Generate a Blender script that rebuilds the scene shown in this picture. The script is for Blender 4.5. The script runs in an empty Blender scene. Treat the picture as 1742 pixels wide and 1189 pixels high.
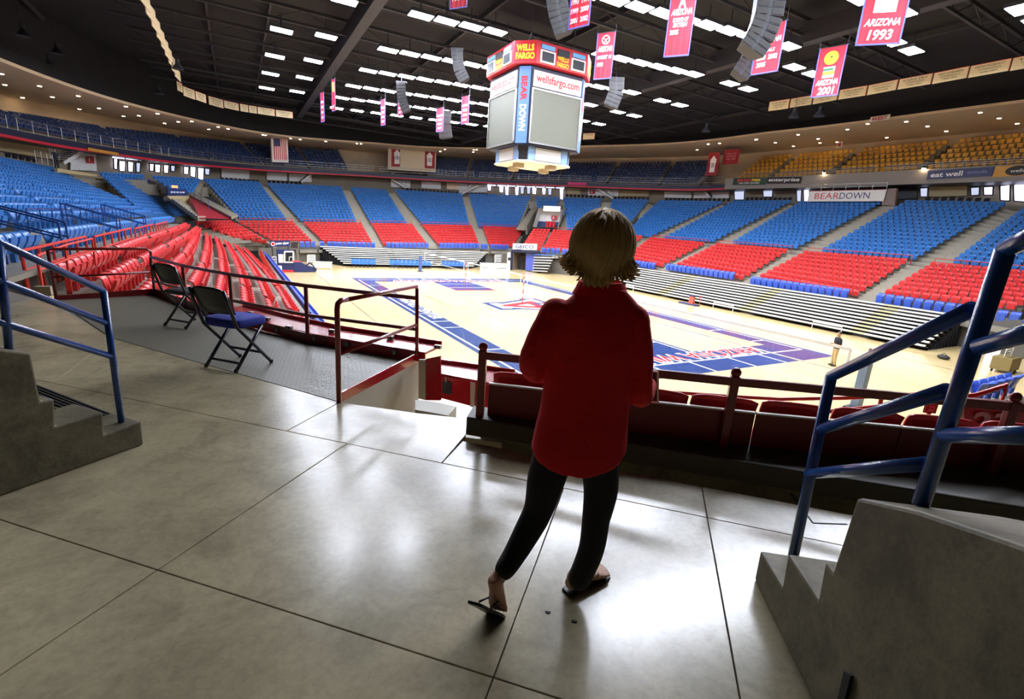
import bpy, bmesh, math, random
import numpy as np
from mathutils import Vector, Matrix
random.seed(7)
S = bpy.context.scene
COL = S.collection
R = math.radians
# ------------------------------------------------------------------ camera, light, exposure
IW, IH = 1742.0, 1189.0
FPX, PITCH, ROLL, CH = 820.0, R(14.2), R(3.8), 1.58
cd = bpy.data.cameras.new('camera'); cam = bpy.data.objects.new('camera', cd); COL.objects.link(cam)
cd.sensor_width = 36.0; cd.lens = 36.0 * FPX / IW; cd.clip_start = 0.05; cd.clip_end = 400
FW = np.array([0, math.cos(PITCH), -math.sin(PITCH)]); UP0 = np.array([0, math.sin(PITCH), math.cos(PITCH)]); R0 = np.array([1., 0, 0])
CR = R0 * math.cos(ROLL) + UP0 * math.sin(ROLL); CU = UP0 * math.cos(ROLL) - R0 * math.sin(ROLL)
cam.matrix_world = Matrix([[CR[0], CU[0], -FW[0], 0], [CR[1], CU[1], -FW[1], 0], [CR[2], CU[2], -FW[2], CH], [0, 0, 0, 1]])
S.camera = cam
wd = bpy.data.worlds.new('world'); S.world = wd; wd.use_nodes = True
wd.node_tree.nodes['Background'].inputs[0].default_value = (0.8, 0.88, 1.0, 1); wd.node_tree.nodes['Background'].inputs[1].default_value = 0.02
S.view_settings.view_transform = 'Standard'; S.view_settings.look = 'None'
S.view_settings.gamma = 1.0; S.view_settings.use_curve_mapping = False
S.view_settings.exposure = 0.52
PANEL = 70.0
S.cycles.use_denoising = True
S.cycles.max_bounces = 8; S.cycles.diffuse_bounces = 4; S.cycles.glossy_bounces = 3
S.cycles.sample_clamp_indirect = 8.0

# ------------------------------------------------------------------ surveying helpers: where a sight line meets a plane of the hall
CP = np.array([0, 0, CH]); ZC = CH - 5.8                      # ZC: the court floor
CC = np.array([.41, 37.62, 0]); YA = R(-60.2)                 # court centre and long axis
AX = np.array([math.cos(YA), math.sin(YA), 0]); BX = np.array([-math.sin(YA), math.cos(YA), 0]); ZX = np.array([0, 0, 1.])
def ray(x, y): return FW * FPX + CR * (x - IW / 2) + CU * (IH / 2 - y)
def U(x, y, z):
    d = ray(x, y); return CP + d * ((z - CH) / d[2])
def proj(X):
    d = np.asarray(X, float) - CP; z = d @ FW
    return np.array([IW / 2 + FPX * (d @ CR) / z, IH / 2 - FPX * (d @ CU) / z, z])
def HT(x, y, b):
    d = ray(x, y); t = (d[:2] @ np.asarray(b)[:2]) / (d[:2] @ d[:2]); return float((CP + d * t)[2])
def PLN(x, y, p0, n):
    d = ray(x, y); n = np.asarray(n, float); return CP + d * (((np.asarray(p0) - CP) @ n) / (d @ n))
def PY(x, y, yy): return PLN(x, y, (0, yy, 0), (0, 1, 0))
def W3(u, v, z):
    X = CC + AX * u + BX * v; return np.array([X[0], X[1], z])
def UV(X): return np.array([(X - CC) @ AX, (X - CC) @ BX, X[2]])
def NP(x, y, nu, nv, dist):                                   # plane nu*u+nv*v = dist
    n = AX * nu + BX * nv; return PLN(x, y, CC + n * (dist / (nu * nu + nv * nv)), n)
def PU(x, y, u): return NP(x, y, 1, 0, u)
def PV(x, y, v): return NP(x, y, 0, 1, v)
REF = [(44, -30), (34, -37.5), (10, -38), (-14, -37.5), (-36, -31), (-51, -18), (-55, -3), (-53, 13), (-42, 29), (-25, 41), (-8, 44), (10, 44), (26, 43), (40, 36)]
def catmull(P, n=8):
    P = np.array(P, float); out = []; Q = np.vstack([2 * P[0] - P[1], P, 2 * P[-1] - P[-2]])
    for i in range(1, len(Q) - 2):
        a, b, c, d = Q[i - 1:i + 3]
        for k in range(n):
            t = k / n; out.append(.5 * (2 * b + (c - a) * t + (2 * a - 5 * b + 4 * c - d) * t * t + (3 * b - a - 3 * c + d) * t ** 3))
    out.append(P[-1]); return np.array(out)
RC = catmull(REF); RT = np.gradient(RC, axis=0); RT /= np.linalg.norm(RT, axis=1)[:, None]
RN = np.stack([RT[:, 1], -RT[:, 0]], 1)
if RN[30] @ RC[30] < 0: RN = -RN
def RP(i, d, z):                                              # point on the oval ring i, d metres outward, at height z
    k = min(max(i, 0), len(RC) - 1.001); a = int(k); f = k - a
    p = RC[a] * (1 - f) + RC[a + 1] * f + (RN[a] * (1 - f) + RN[a + 1] * f) * d
    return W3(p[0], p[1], z)
def RH(x, y, d):                                              # sight line to ring d: (point, ring index)
    c0 = UV(CP)[:2]; dv = ray(x, y); dd = np.array([dv @ AX, dv @ BX]); ring = RC + RN * d; best = None
    for i in range(len(ring) - 1):
        a, b = ring[i], ring[i + 1]; M = np.array([dd, a - b]).T
        if abs(np.linalg.det(M)) < 1e-9: continue
        t, s = np.linalg.solve(M, a - c0)
        if t > 0 and -1e-6 <= s <= 1 + 1e-6 and (best is None or t < best[0]): best = (t, i + s)
    return CP + dv * best[0], best[1]
def RF(i):                                                    # inward normal, tangent (to the right seen from inside)
    k = int(min(max(round(i), 0), len(RC) - 1)); n = -(AX * RN[k][0] + BX * RN[k][1]); t = np.cross(n, ZX)
    return n, -t
def tab(pts): xs, ys = zip(*pts); return lambda i: float(np.interp(i, xs, ys))
ZTOP = tab([(20, 4.3), (28, 4.45), (32, 4.5), (36, 4.9), (41, 5.7), (48, 6.3), (52, 6.5), (58, 6.9), (63, 7.2), (70, 7.35), (80, 7.3), (90, 6.9)])
ZFAS = tab([(20, 6.0), (29.6, 6.22), (36.3, 6.7), (39, 7.05), (43.7, 7.66), (50, 8.36), (55, 8.72), (59.5, 8.93), (65, 9.08), (73, 8.85), (76, 9.0), (90, 8.8)])
ZUP = tab([(20, 9.4), (31.8, 9.74), (35.3, 10.4), (40.3, 11.6), (43.7, 12.1), (51.4, 13.6), (54.7, 13.7), (65.7, 14.08), (76.7, 14.47), (90, 14.4)])
ZSOF = tab([(15, 10.5), (26.3, 10.81), (30.6, 11.14), (36.7, 11.7), (43.5, 12.28), (50.3, 13.2), (54.4, 13.5), (66.6, 14.88), (78.6, 15.2), (90, 14.8)])

# ------------------------------------------------------------------ materials
def lin(c): c /= 255.0; return c / 12.92 if c <= .04045 else ((c + .055) / 1.055) ** 2.4
def rgb(*c): return tuple(lin(x) for x in c) + (1,)
MATS = {}
def mat(name, c, rough=.5, metal=0., noise=0., nscale=6., spec=.5, emis=0., bump=0., bscale=40., coat=0., rnoise=0.):
    if name in MATS: return MATS[name]
    m = bpy.data.materials.new(name); m.use_nodes = True; nt = m.node_tree; b = nt.nodes['Principled BSDF']
    col = rgb(*c); b.inputs['Base Color'].default_value = col; b.inputs['Roughness'].default_value = rough; b.inputs['Metallic'].default_value = metal
    b.inputs['Specular IOR Level'].default_value = spec; b.inputs['Coat Weight'].default_value = coat
    if emis:
        b.inputs['Emission Color'].default_value = col; b.inputs['Emission Strength'].default_value = emis
    tc = None
    def coord():
        nonlocal tc
        if tc is None: tc = nt.nodes.new('ShaderNodeTexCoord')
        return tc.outputs['Object']
    if noise or rnoise:
        n = nt.nodes.new('ShaderNodeTexNoise'); n.inputs['Scale'].default_value = nscale; n.inputs['Detail'].default_value = 6; n.inputs['Roughness'].default_value = .62
        nt.links.new(coord(), n.inputs['Vector'])
        if noise:
            r = nt.nodes.new('ShaderNodeValToRGB'); r.color_ramp.elements[0].position = .12; r.color_ramp.elements[1].position = .9
            r.color_ramp.elements[0].color = tuple(x * (1 - noise) for x in col[:3]) + (1,); r.color_ramp.elements[1].color = tuple(min(1, x * (1 + noise * .6)) for x in col[:3]) + (1,)
            nt.links.new(n.outputs['Fac'], r.inputs['Fac']); nt.links.new(r.outputs['Color'], b.inputs['Base Color'])
        if rnoise:
            mr = nt.nodes.new('ShaderNodeMapRange'); mr.inputs['From Min'].default_value = .1; mr.inputs['From Max'].default_value = .9
            mr.inputs['To Min'].default_value = max(.02, rough - rnoise); mr.inputs['To Max'].default_value = rough + rnoise
            nt.links.new(n.outputs['Fac'], mr.inputs['Value']); nt.links.new(mr.outputs['Result'], b.inputs['Roughness'])
    if bump:
        n2 = nt.nodes.new('ShaderNodeTexNoise'); n2.inputs['Scale'].default_value = bscale; n2.inputs['Detail'].default_value = 4
        nt.links.new(coord(), n2.inputs['Vector']); bp = nt.nodes.new('ShaderNodeBump'); bp.inputs['Strength'].default_value = bump; bp.inputs['Distance'].default_value = .01
        nt.links.new(n2.outputs['Fac'], bp.inputs['Height']); nt.links.new(bp.outputs['Normal'], b.inputs['Normal'])
    MATS[name] = m; return m
def emit(name, c, s):
    if name in MATS: return MATS[name]
    m = bpy.data.materials.new(name); m.use_nodes = True; nt = m.node_tree; nt.nodes.remove(nt.nodes['Principled BSDF'])
    e = nt.nodes.new('ShaderNodeEmission'); e.inputs[0].default_value = rgb(*c); e.inputs[1].default_value = s
    nt.links.new(e.outputs[0], nt.nodes['Material Output'].inputs[0]); MATS[name] = m; return m
M_CONC = mat('polished_concrete', (176, 164, 132), .215, noise=.5, nscale=1.1, rnoise=.05, spec=.8)
def wear(m, scale, lo, hi, a, b_):
    nt = m.node_tree; b = nt.nodes['Principled BSDF']; src = b.inputs['Base Color'].links[0].from_socket; tc = nt.nodes.new('ShaderNodeTexCoord'); n = nt.nodes.new('ShaderNodeTexNoise'); n.inputs['Scale'].default_value = scale; n.inputs['Detail'].default_value = 8; n.inputs['Roughness'].default_value = .7; n.inputs['Distortion'].default_value = .6
    r = nt.nodes.new('ShaderNodeMapRange'); r.inputs['From Min'].default_value = a; r.inputs['From Max'].default_value = b_; r.inputs['To Min'].default_value = lo; r.inputs['To Max'].default_value = hi; mx = nt.nodes.new('ShaderNodeMix'); mx.data_type = 'RGBA'; mx.blend_type = 'MULTIPLY'; mx.inputs[0].default_value = 1
    nt.links.new(tc.outputs['Object'], n.inputs['Vector']); nt.links.new(n.outputs['Fac'], r.inputs['Value']); nt.links.new(src, mx.inputs[6]); nt.links.new(r.outputs['Result'], mx.inputs[7]); nt.links.new(mx.outputs[2], b.inputs['Base Color'])
wear(M_CONC, 2.6, .76, 1.06, .34, .54); wear(M_CONC, 26, .9, 1.04, .38, .56)
M_CONC2 = mat('stair_concrete', (118, 110, 84), .6, noise=.3, nscale=3.0, bump=.1, bscale=60)
wear(M_CONC2, 3.2, .6, 1.06, .36, .54); wear(M_CONC2, 40, .85, 1.05, .38, .56)
M_WEDGE = mat('painted_concrete', (200, 196, 178), .5, noise=.12, nscale=5)
M_TER = mat('terrace_concrete', (134, 128, 114), .55, noise=.2, nscale=1.2)
M_STEP = mat('aisle_step_concrete', (150, 142, 124), .55, noise=.18, nscale=2)
M_JOINT = mat('joint_dark', (34, 32, 28), .8)
M_WOOD = None
M_RED = mat('red_seat_plastic', (222, 58, 58), .3, spec=.6, noise=.06, nscale=3)
M_BLUE = mat('blue_seat_plastic', (58, 122, 196), .3, spec=.6, noise=.06, nscale=3)
M_NAVY = mat('royal_seat_vinyl', (62, 92, 188), .4, noise=.06, nscale=4)
M_YEL = mat('yellow_seat_plastic', (224, 168, 40), .36, noise=.08, nscale=3)
M_BLK = mat('black_seat_plastic', (26, 28, 34), .4)
M_LBLUE = mat('light_blue_vinyl', (60, 116, 204), .4)
M_STEEL = mat('brushed_steel', (150, 150, 148), .35, metal=.9)
M_BRAIL = mat('blue_rail_paint', (34, 74, 140), .26, coat=.35, noise=.05, nscale=8)
M_RRAIL = mat('maroon_rail_paint', (128, 22, 26), .28, coat=.3, noise=.08, nscale=8)
M_RPAINT = mat('red_panel_paint', (178, 20, 36), .22, coat=.3, noise=.08, nscale=6)
M_ORAIL = mat('scarlet_rail_paint', (214, 52, 40), .35)
M_WHITE = mat('white_paint', (228, 226, 220), .5, noise=.05, nscale=3)
M_ALU = mat('pale_bleacher_plank', (226, 222, 206), .4, noise=.05, nscale=2)
M_DARK = mat('black_ceiling', (20, 21, 25), .8, noise=.3, nscale=.4)
M_DK2 = mat('dark_steel', (46, 46, 50), .6, noise=.2, nscale=2)
M_BEIGE = mat('beige_plaster', (224, 202, 168), .7, noise=.08, nscale=.5)
M_NAVYP = mat('navy_paint', (34, 46, 96), .45, noise=.08, nscale=3)
M_NAVYD = mat('deep_navy_paint', (24, 30, 58), .5, noise=.1, nscale=2)
M_TAN = mat('tan_wall_paint', (186, 168, 124), .6, noise=.1, nscale=2)
M_INK = mat('navy_ink', (34, 42, 92), .5); M_REDINK = mat('red_ink', (206, 40, 46), .5); M_WINK = mat('white_ink', (240, 240, 238), .5)
M_YINK = mat('yellow_ink', (250, 204, 40), .5); M_BINK = mat('black_ink', (40, 36, 34), .6)
M_BAN = mat('banner_red_cloth', (200, 34, 56), .7, noise=.08, nscale=2); M_BANB = mat('banner_blue_edge', (92, 104, 190), .7)
M_CREAM = mat('cream_plaque', (230, 214, 174), .6); M_SPK = mat('speaker_grey', (50, 52, 58), .5, metal=.2, noise=.2, nscale=3)
M_LAMP = emit('arena_lamp_glow', (235, 241, 255), PANEL); M_DOWN = emit('downlight_glow', (255, 224, 178), 45.0)
M_DAY = emit('daylight_glass', (228, 226, 255), 2.2); M_DAY2 = emit('daylight_glass_dim', (196, 204, 232), .8)

# ------------------------------------------------------------------ mesh builder
class MB:
    def __init__(s): s.v = []; s.f = []
    def add(s, vs, fs):
        o = len(s.v); s.v.extend([tuple(map(float, p)) for p in vs]); s.f.extend([tuple(o + i for i in f) for f in fs]); return s
    def poly(s, *p): return s.add(p, [tuple(range(len(p)))])
    def hexa(s, b, t): return s.add(list(b) + list(t), [(3, 2, 1, 0), (4, 5, 6, 7), (0, 1, 5, 4), (1, 2, 6, 5), (2, 3, 7, 6), (3, 0, 4, 7)])
    def box(s, c, h, X=(1, 0, 0), Y=(0, 1, 0), Z=(0, 0, 1)):
        c = np.asarray(c, float); X = np.asarray(X, float) * h[0]; Y = np.asarray(Y, float) * h[1]; Z = np.asarray(Z, float) * h[2]
        q = [(-1, -1), (1, -1), (1, 1), (-1, 1)]
        return s.hexa([c + X * a + Y * b - Z for a, b in q], [c + X * a + Y * b + Z for a, b in q])
    def prism(s, pts, vec):                                   # polygon swept by a vector
        n = len(pts); a = [np.asarray(p, float) for p in pts]; b = [p + np.asarray(vec, float) for p in a]
        return s.add(a + b, [tuple(range(n))[::-1], tuple(range(n, 2 * n))] + [(i, (i + 1) % n, n + (i + 1) % n, n + i) for i in range(n)])
    def bar(s, p, q, w, h, up=(0, 0, 1)):
        p = np.asarray(p, float); q = np.asarray(q, float); d = q - p; L = np.linalg.norm(d); d /= L; up = np.asarray(up, float)
        x = np.cross(d, up); n = np.linalg.norm(x); x = x / n if n > 1e-6 else np.array([1., 0, 0]); y = np.cross(x, d)
        return s.box((p + q) / 2, (w / 2, L / 2, h / 2), x, d, y)
    def tube(s, pts, r, n=8, cap=True):
        P = [np.asarray(p, float) for p in pts]; m = len(P); rr = r if hasattr(r, '__len__') else [r] * m; prev = None; rings = []
        for i in range(m):
            d = P[min(i + 1, m - 1)] - P[max(i - 1, 0)]; d = d / (np.linalg.norm(d) + 1e-12)
            ref = prev if prev is not None else (np.array([0, 0, 1.]) if abs(d[2]) < .9 else np.array([1., 0, 0]))
            x = ref - d * (ref @ d); x /= np.linalg.norm(x) + 1e-12; y = np.cross(d, x); prev = x
            k = rr[i]
            if 0 < i < m - 1:
                a = P[i] - P[i - 1]; b = P[i + 1] - P[i]; c = a @ b / (np.linalg.norm(a) * np.linalg.norm(b) + 1e-12); k = rr[i]
            rings.append([P[i] + (x * math.cos(2 * math.pi * j / n) + y * math.sin(2 * math.pi * j / n)) * k for j in range(n)])
        return s.loft(rings, cap)
    def loft(s, rings, cap=True):
        n = len(rings[0]); vs = [p for r_ in rings for p in r_]; fs = []
        for i in range(len(rings) - 1):
            for j in range(n): fs.append((i * n + j, i * n + (j + 1) % n, (i + 1) * n + (j + 1) % n, (i + 1) * n + j))
        if cap: fs.append(tuple(range(n))[::-1]); fs.append(tuple((len(rings) - 1) * n + j for j in range(n)))
        return s.add(vs, fs)
    def ball(s, c, r, n=10, m=7, X=(1, 0, 0), Y=(0, 1, 0), Z=(0, 0, 1)):
        c = np.asarray(c, float); r = r if hasattr(r, '__len__') else (r, r, r); X, Y, Z = (np.asarray(a, float) for a in (X, Y, Z)); rings = []
        for i in range(m + 1):
            t = math.pi * (i + .02) / (m + .04); k = math.sin(t)
            rings.append([c + X * r[0] * k * math.cos(2 * math.pi * j / n) + Y * r[1] * k * math.sin(2 * math.pi * j / n) + Z * r[2] * -math.cos(t) for j in range(n)])
        return s.loft(rings)
    def disc(s, c, r, n=16, X=(1, 0, 0), Y=(0, 1, 0), ry=None):
        c = np.asarray(c, float); return s.poly(*[c + np.asarray(X) * r * math.cos(2 * math.pi * j / n) + np.asarray(Y) * (ry or r) * math.sin(2 * math.pi * j / n) for j in range(n)])
    def mesh(s, name, loc=(0, 0, 0), smooth=False):
        me = bpy.data.meshes.new(name); l = np.asarray(loc, float)
        me.from_pydata([(p[0] - l[0], p[1] - l[1], p[2] - l[2]) for p in s.v], [], s.f)
        if smooth: me.polygons.foreach_set('use_smooth', [True] * len(me.polygons))
        me.update(); return me
    def build(s, name, m, parent=None, loc=None, smooth=False, bevel=0, fix=True, mods=None):
        base = np.zeros(3)
        if parent is not None:
            p = parent
            while p is not None: base = base + np.array(p.location); p = p.parent
            l = base
        else: l = np.asarray(loc, float) if loc is not None else np.zeros(3)
        me = s.mesh(name, l, smooth)
        if fix:
            bm = bmesh.new(); bm.from_mesh(me); bmesh.ops.recalc_face_normals(bm, faces=bm.faces); bm.to_mesh(me); bm.free()
        me.materials.append(m); o = bpy.data.objects.new(name, me); COL.objects.link(o)
        if parent is not None: o.parent = parent
        else: o.location = l
        if bevel:
            b = o.modifiers.new('bevel', 'BEVEL'); b.width = bevel; b.segments = 2; b.limit_method = 'ANGLE'; b.angle_limit = R(40)
        return o
def tag(o, label=None, cat=None, group=None, kind=None):
    if label: o['label'] = label
    if cat: o['category'] = cat
    if group: o['group'] = group
    if kind: o['kind'] = kind
    return o
def thing(name, label, cat, loc, group=None, rz=0, kind=None):
    o = bpy.data.objects.new(name, None); COL.objects.link(o); o.location = tuple(map(float, loc)); o.rotation_euler = (0, 0, rz); o.empty_display_size = .1
    return tag(o, label, cat, group, kind)
def struct(name, mb, m, parent=None, **k):
    o = mb.build(name, m, parent, **k)
    if parent is None: o['kind'] = 'structure'
    return o
def sgroup(name, loc=(0, 0, 0)):
    return thing(name, None, None, loc, kind='structure')
def unit(a): a = np.asarray(a, float); return a / (np.linalg.norm(a) + 1e-12)
def text(name, s, c, X, Y, w, h, m, parent, shear=0., off=.004, depth=0., bold=0., keep=False):
    """Lettering S centred at C, fitted into w by h along the axes X, Y."""
    cu = bpy.data.curves.new('lettering', 'FONT'); cu.body = s; cu.align_x = 'CENTER'; cu.align_y = 'CENTER'; cu.shear = shear; cu.offset = bold; cu.resolution_u = 3; cu.space_line = .95
    ob = bpy.data.objects.new('lettering', cu); me = bpy.data.meshes.new_from_object(ob); vs = np.array([v.co[:] for v in me.vertices])
    fs = [tuple(p.vertices) for p in me.polygons]; bpy.data.objects.remove(ob); bpy.data.curves.remove(cu); bpy.data.meshes.remove(me)
    if not len(vs): return None
    lo, hi = vs.min(0), vs.max(0); mid = (lo + hi) / 2; sx = w / max(hi[0] - lo[0], 1e-6); sy = h / max(hi[1] - lo[1], 1e-6)
    if keep: sx = sy = min(sx, sy)
    X = unit(X); Y = unit(Y); N = np.cross(X, Y); c = np.asarray(c, float)
    mb = MB(); mb.add([c + X * (v[0] - mid[0]) * sx + Y * (v[1] - mid[1]) * sy + N * off for v in vs], fs)
    return mb.build(name, m, parent, fix=False)
# ------------------------------------------------------------------ court floor with its painted lines
def court_material():
    m = bpy.data.materials.new('maple_court'); m.use_nodes = True; nt = m.node_tree; b = nt.nodes['Principled BSDF']
    tc = nt.nodes.new('ShaderNodeTexCoord'); mp = nt.nodes.new('ShaderNodeMapping'); mp.inputs['Rotation'].default_value = (0, 0, -YA)
    nt.links.new(tc.outputs['Object'], mp.inputs['Vector'])
    br = nt.nodes.new('ShaderNodeTexBrick'); br.inputs['Scale'].default_value = 1; br.inputs['Brick Width'].default_value = 1.4; br.inputs['Row Height'].default_value = .12
    br.inputs['Mortar Size'].default_value = .003; br.inputs['Color1'].default_value = rgb(234, 208, 150); br.inputs['Color2'].default_value = rgb(226, 198, 138); br.inputs['Mortar'].default_value = rgb(208, 180, 128)
    nt.links.new(mp.outputs['Vector'], br.inputs['Vector']); nt.links.new(br.outputs['Color'], b.inputs['Base Color'])
    b.inputs['Roughness'].default_value = .18; b.inputs['Coat Weight'].default_value = .3; b.inputs['Coat Roughness'].default_value = .08
    return m
g = MB(); g.poly(*[W3(u, v, ZC) for u, v in [(-60, -45), (44, -45), (44, 50), (-60, 50)]])
court = struct('floor_court', g, court_material())
def uvquad(mb, u0, u1, v0, v1, z): mb.poly(W3(u0, v0, z), W3(u1, v0, z), W3(u1, v1, z), W3(u0, v1, z))
UN, UF, VN, VF = 18.6, -16.6, -9.62, 9.62
UNI, UFI, VNI, VFI = 15.5, -13.7, -8.05, 7.9
M_CB = mat('court_blue_paint', (40, 66, 118), .2, coat=.3)
M_CW = mat('court_white_paint', (244, 242, 234), .25); M_CR = mat('court_red_paint', (214, 50, 52), .25)
for nm, (a, b_, c, d) in (('border_band', (UF, UN, VN, VNI)), ('border_band', (UF, UN, VFI, VF)), ('border_band', (UF, UFI, VNI, VFI)), ('border_band', (UNI, UN, VNI, VFI)), ('key_panel', (UFI, -7.5, -2.3, 1.7)), ('key_panel', (9.3, UNI, -2.3, 1.7))):
    g = MB(); uvquad(g, a, b_, c, d, ZC + .004); g.build(nm, M_CB, court)
g = MB()
def wl(u0, u1, v0, v1): uvquad(g, u0, u1, v0, v1, ZC + .008)
for v in (-9.25, 9.2): wl(-15.0, 17.0, v - .06, v + .06)
for u in (-15.0, 16.95): wl(u - .06, u + .06, -9.25, 9.2)
for v in (-8.9, -5.3, -2.75, -.25, 2.65, 5.1): wl(17, UN, v - .05, v + .05)
for v in (-5.1, -2.6, 0, 2.6, 5.1): wl(UF, -15, v - .05, v + .05)
for u in (-11.0, 2.64, 5.35, 7.13, 12.3): wl(u - .05, u + .05, -9.2, VNI)
for u in (11.5, 14.6, -3., 4.): wl(u - .05, u + .05, VFI, 9.2)
for u in (-9.4, -12): wl(u - .06, u + .06, -2.3, 1.7)
for v in (-2.0, 1.4): wl(9.4, 15.5, v - .05, v + .05)
for u in (11.0, 13.2): wl(u - .05, u + .05, -2.0, 1.4)
g.build('court_line', M_CW, court)
g = MB(); uvquad(g, -7.75, -7.5, -2.3, 1.7, ZC + .009); uvquad(g, 9.3, 9.5, -2.3, 1.7, ZC + .009); g.build('key_stripe', M_CR, court)
# block letter in the centre circle: navy outline, white body, red stroke
def letter_poly(ins, z, m, nm):
    mb = MB(); w = lambda u, v: (u, v)
    T, B = -2.75, 2.75
    pts = (w(-1.45, T), w(1.45, T), w(1.45, -1.4), w(1.25, -1.35), w(2.6, 1.35), w(3.05, 1.45), w(3.05, B), w(.75, B), w(.75, 1.5), w(-.75, 1.5), w(-.75, B), w(-3.05, B), w(-3.05, 1.45), w(-2.6, 1.35), w(-1.25, -1.35), w(-1.45, -1.4))
    q = []
    for i in range(len(pts)):
        a, p, b = (np.array(pts[j % len(pts)]) for j in (i - 1, i, i + 1)); d1, d2 = unit(p - a), unit(b - p); n1, n2 = np.array([-d1[1], d1[0]]), np.array([-d2[1], d2[0]]); m_ = unit(n1 + n2); q.append(p + m_ * ins / max(.35, m_ @ n1))
    mb.poly(*[W3(.6 + u, v, z) for u, v in q])
    mb.build(nm, m, court)
letter_poly(-.16, ZC + .004, M_CB, 'logo_outline'); letter_poly(.3, ZC + .008, M_CW, 'logo_body')
g = MB(); w = lambda u, v: W3(.6 + u, v, ZC + .012)
g.poly(w(-.3, -1.9), w(.3, -1.9), w(1.9, 1.7), w(1.1, 1.9), w(0, -.6), w(-1.1, 1.9), w(-1.9, 1.7)); g.poly(w(-.8, .7), w(.8, .7), w(.95, 1.2), w(-.95, 1.2)); g.build('logo_stroke', M_CR, court)
for (nm, s, c, X, Y, wd_, hg) in (('lettering', 'ARIZONA WILDCATS', W3(16.15, 0, ZC), -BX, AX, 12.4, 1.05), ('lettering', 'ARIZONA WILDCATS', W3(-14.2, 0, ZC), BX, -AX, 12.4, .95)):
    t = text('lettering_edge', s, c, X, Y, wd_ + .3, hg + .3, M_CW, court, off=.007, bold=.06); text(nm, s, c, X, Y, wd_, hg, M_CR, court, off=.014, bold=.02)
text('lettering', 'McKALE CENTER', W3(.6, -8.45, ZC), AX, BX, 8.0, .75, M_CW, court, off=.012, bold=.03)
text('lettering', 'Lute and Bobbi Olson Court', W3(-2.4, -6.0, ZC), AX, BX, 4.6, .5, mat('tan_court_ink', (190, 150, 96), .3), court, off=.006)
g = MB()
for v in (-12.4, 13.6): uvquad(g, -26, 26, v - .03, v + .03, ZC + .004)
g.build('practice_line', mat('court_dark_line', (120, 92, 66), .3), court)

# ------------------------------------------------------------------ seats
def seat_pan_mesh(detail):
    mb = MB()
    if detail:
        prof = [(.03, .27), (.10, .34), (.17, .47), (.20, .60), (.155, .615), (.10, .50), (.055, .38), (.0, .30)]
        mb.prism([(-.21, y, z) for y, z in prof], (.42, 0, 0)); mb.box((-.235, .04, .16), (.018, .05, .16)); mb.box((.235, .04, .16), (.018, .05, .16))
    else: mb.hexa([(-.20, .02, .22), (.20, .02, .22), (.20, .09, .20), (-.20, .09, .20)], [(-.20, .15, .58), (.20, .15, .58), (.20, .20, .56), (-.20, .20, .56)])
    return mb
def seat_back_mesh(detail):
    mb = MB(); n = 5 if detail else 3; rows = [(-.0, .22), (-.05, .42), (-.09, .60), (-.125, .66), (-.23, .685)]
    if not detail: rows = [(-.0, .22), (-.06, .59), (-.105, .645), (-.16, .675), (-.24, .685)]
    f, b = [], []
    for y, z in rows:
        f.append([]); b.append([])
        for k in range(n):
            x = -.225 + .45 * k / (n - 1); cy = .05 * (abs(x) / .225) ** 2
            f[-1].append((x, y + cy, z)); b[-1].append((x, y + cy - .03, z - (.03 if z > .6 else 0)))
    m = len(rows); idx = lambda s_, i, k: s_ * m * n + i * n + k; fs = []
    for i in range(m - 1):
        for k in range(n - 1):
            fs.append((idx(0, i, k), idx(0, i, k + 1), idx(0, i + 1, k + 1), idx(0, i + 1, k))); fs.append((idx(1, i, k + 1), idx(1, i, k), idx(1, i + 1, k), idx(1, i + 1, k + 1)))
    for i in range(m - 1):
        for k in (0, n - 1): fs.append((idx(0, i, k), idx(0, i + 1, k), idx(1, i + 1, k), idx(1, i, k)))
    for k in range(n - 1):
        for i in (0, m - 1): fs.append((idx(0, i, k), idx(0, i, k + 1), idx(1, i, k + 1), idx(1, i, k)))
    mb.add([p for r_ in f for p in r_] + [p for r_ in b for p in r_], fs); return mb
def fixmesh(mb, name, m, smooth=False):
    me = mb.mesh(name, smooth=smooth); bm = bmesh.new(); bm.from_mesh(me); bmesh.ops.recalc_face_normals(bm, faces=bm.faces); bm.to_mesh(me); bm.free(); me.materials.append(m); return me
ORD = ['first', 'second', 'third', 'fourth', 'fifth', 'sixth', 'seventh', 'eighth', 'ninth', 'tenth', 'eleventh', 'twelfth', 'thirteenth', 'fourteenth', 'fifteenth', 'sixteenth', 'seventeenth', 'eighteenth', 'nineteenth', 'twentieth']
def ordn(k): return ORD[k] if k < 20 else '%d%s' % (k + 1, {1: 'st', 2: 'nd', 3: 'rd'}.get((k + 1) % 10, 'th') if (k + 1) % 100 not in (11, 12, 13) else 'th')
SEATS = []                                                     # (kind, xyz of tread, facing angle, block words, row, number)
SH = .68                                                       # height of a seat's top edge over its tread
TERR = []; AISLES = []
def rowseats(kind, A, B, desc, k, face=None, pitch=.53):
    """Seats between the row ends A (left as one faces the stand) and B, given at the top edge of the backs."""
    A = np.asarray(A, float); B = np.asarray(B, float); L = np.linalg.norm((B - A)[:2]); n = max(1, int(L / pitch)); d = unit([(B - A)[0], (B - A)[1], 0])
    f = np.array([d[1], -d[0], 0])                             # the court side lies to the right of A->B
    ang = math.atan2(f[1], f[0]) - math.pi / 2
    for j in range(n):
        P = A + (B - A) * ((j + .5) / n); P = P + f * .18
        SEATS.append((kind, (P[0], P[1], P[2] - (1.0 if kind == 'navy' else SH)), ang, desc, k, j))
    return f
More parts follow.
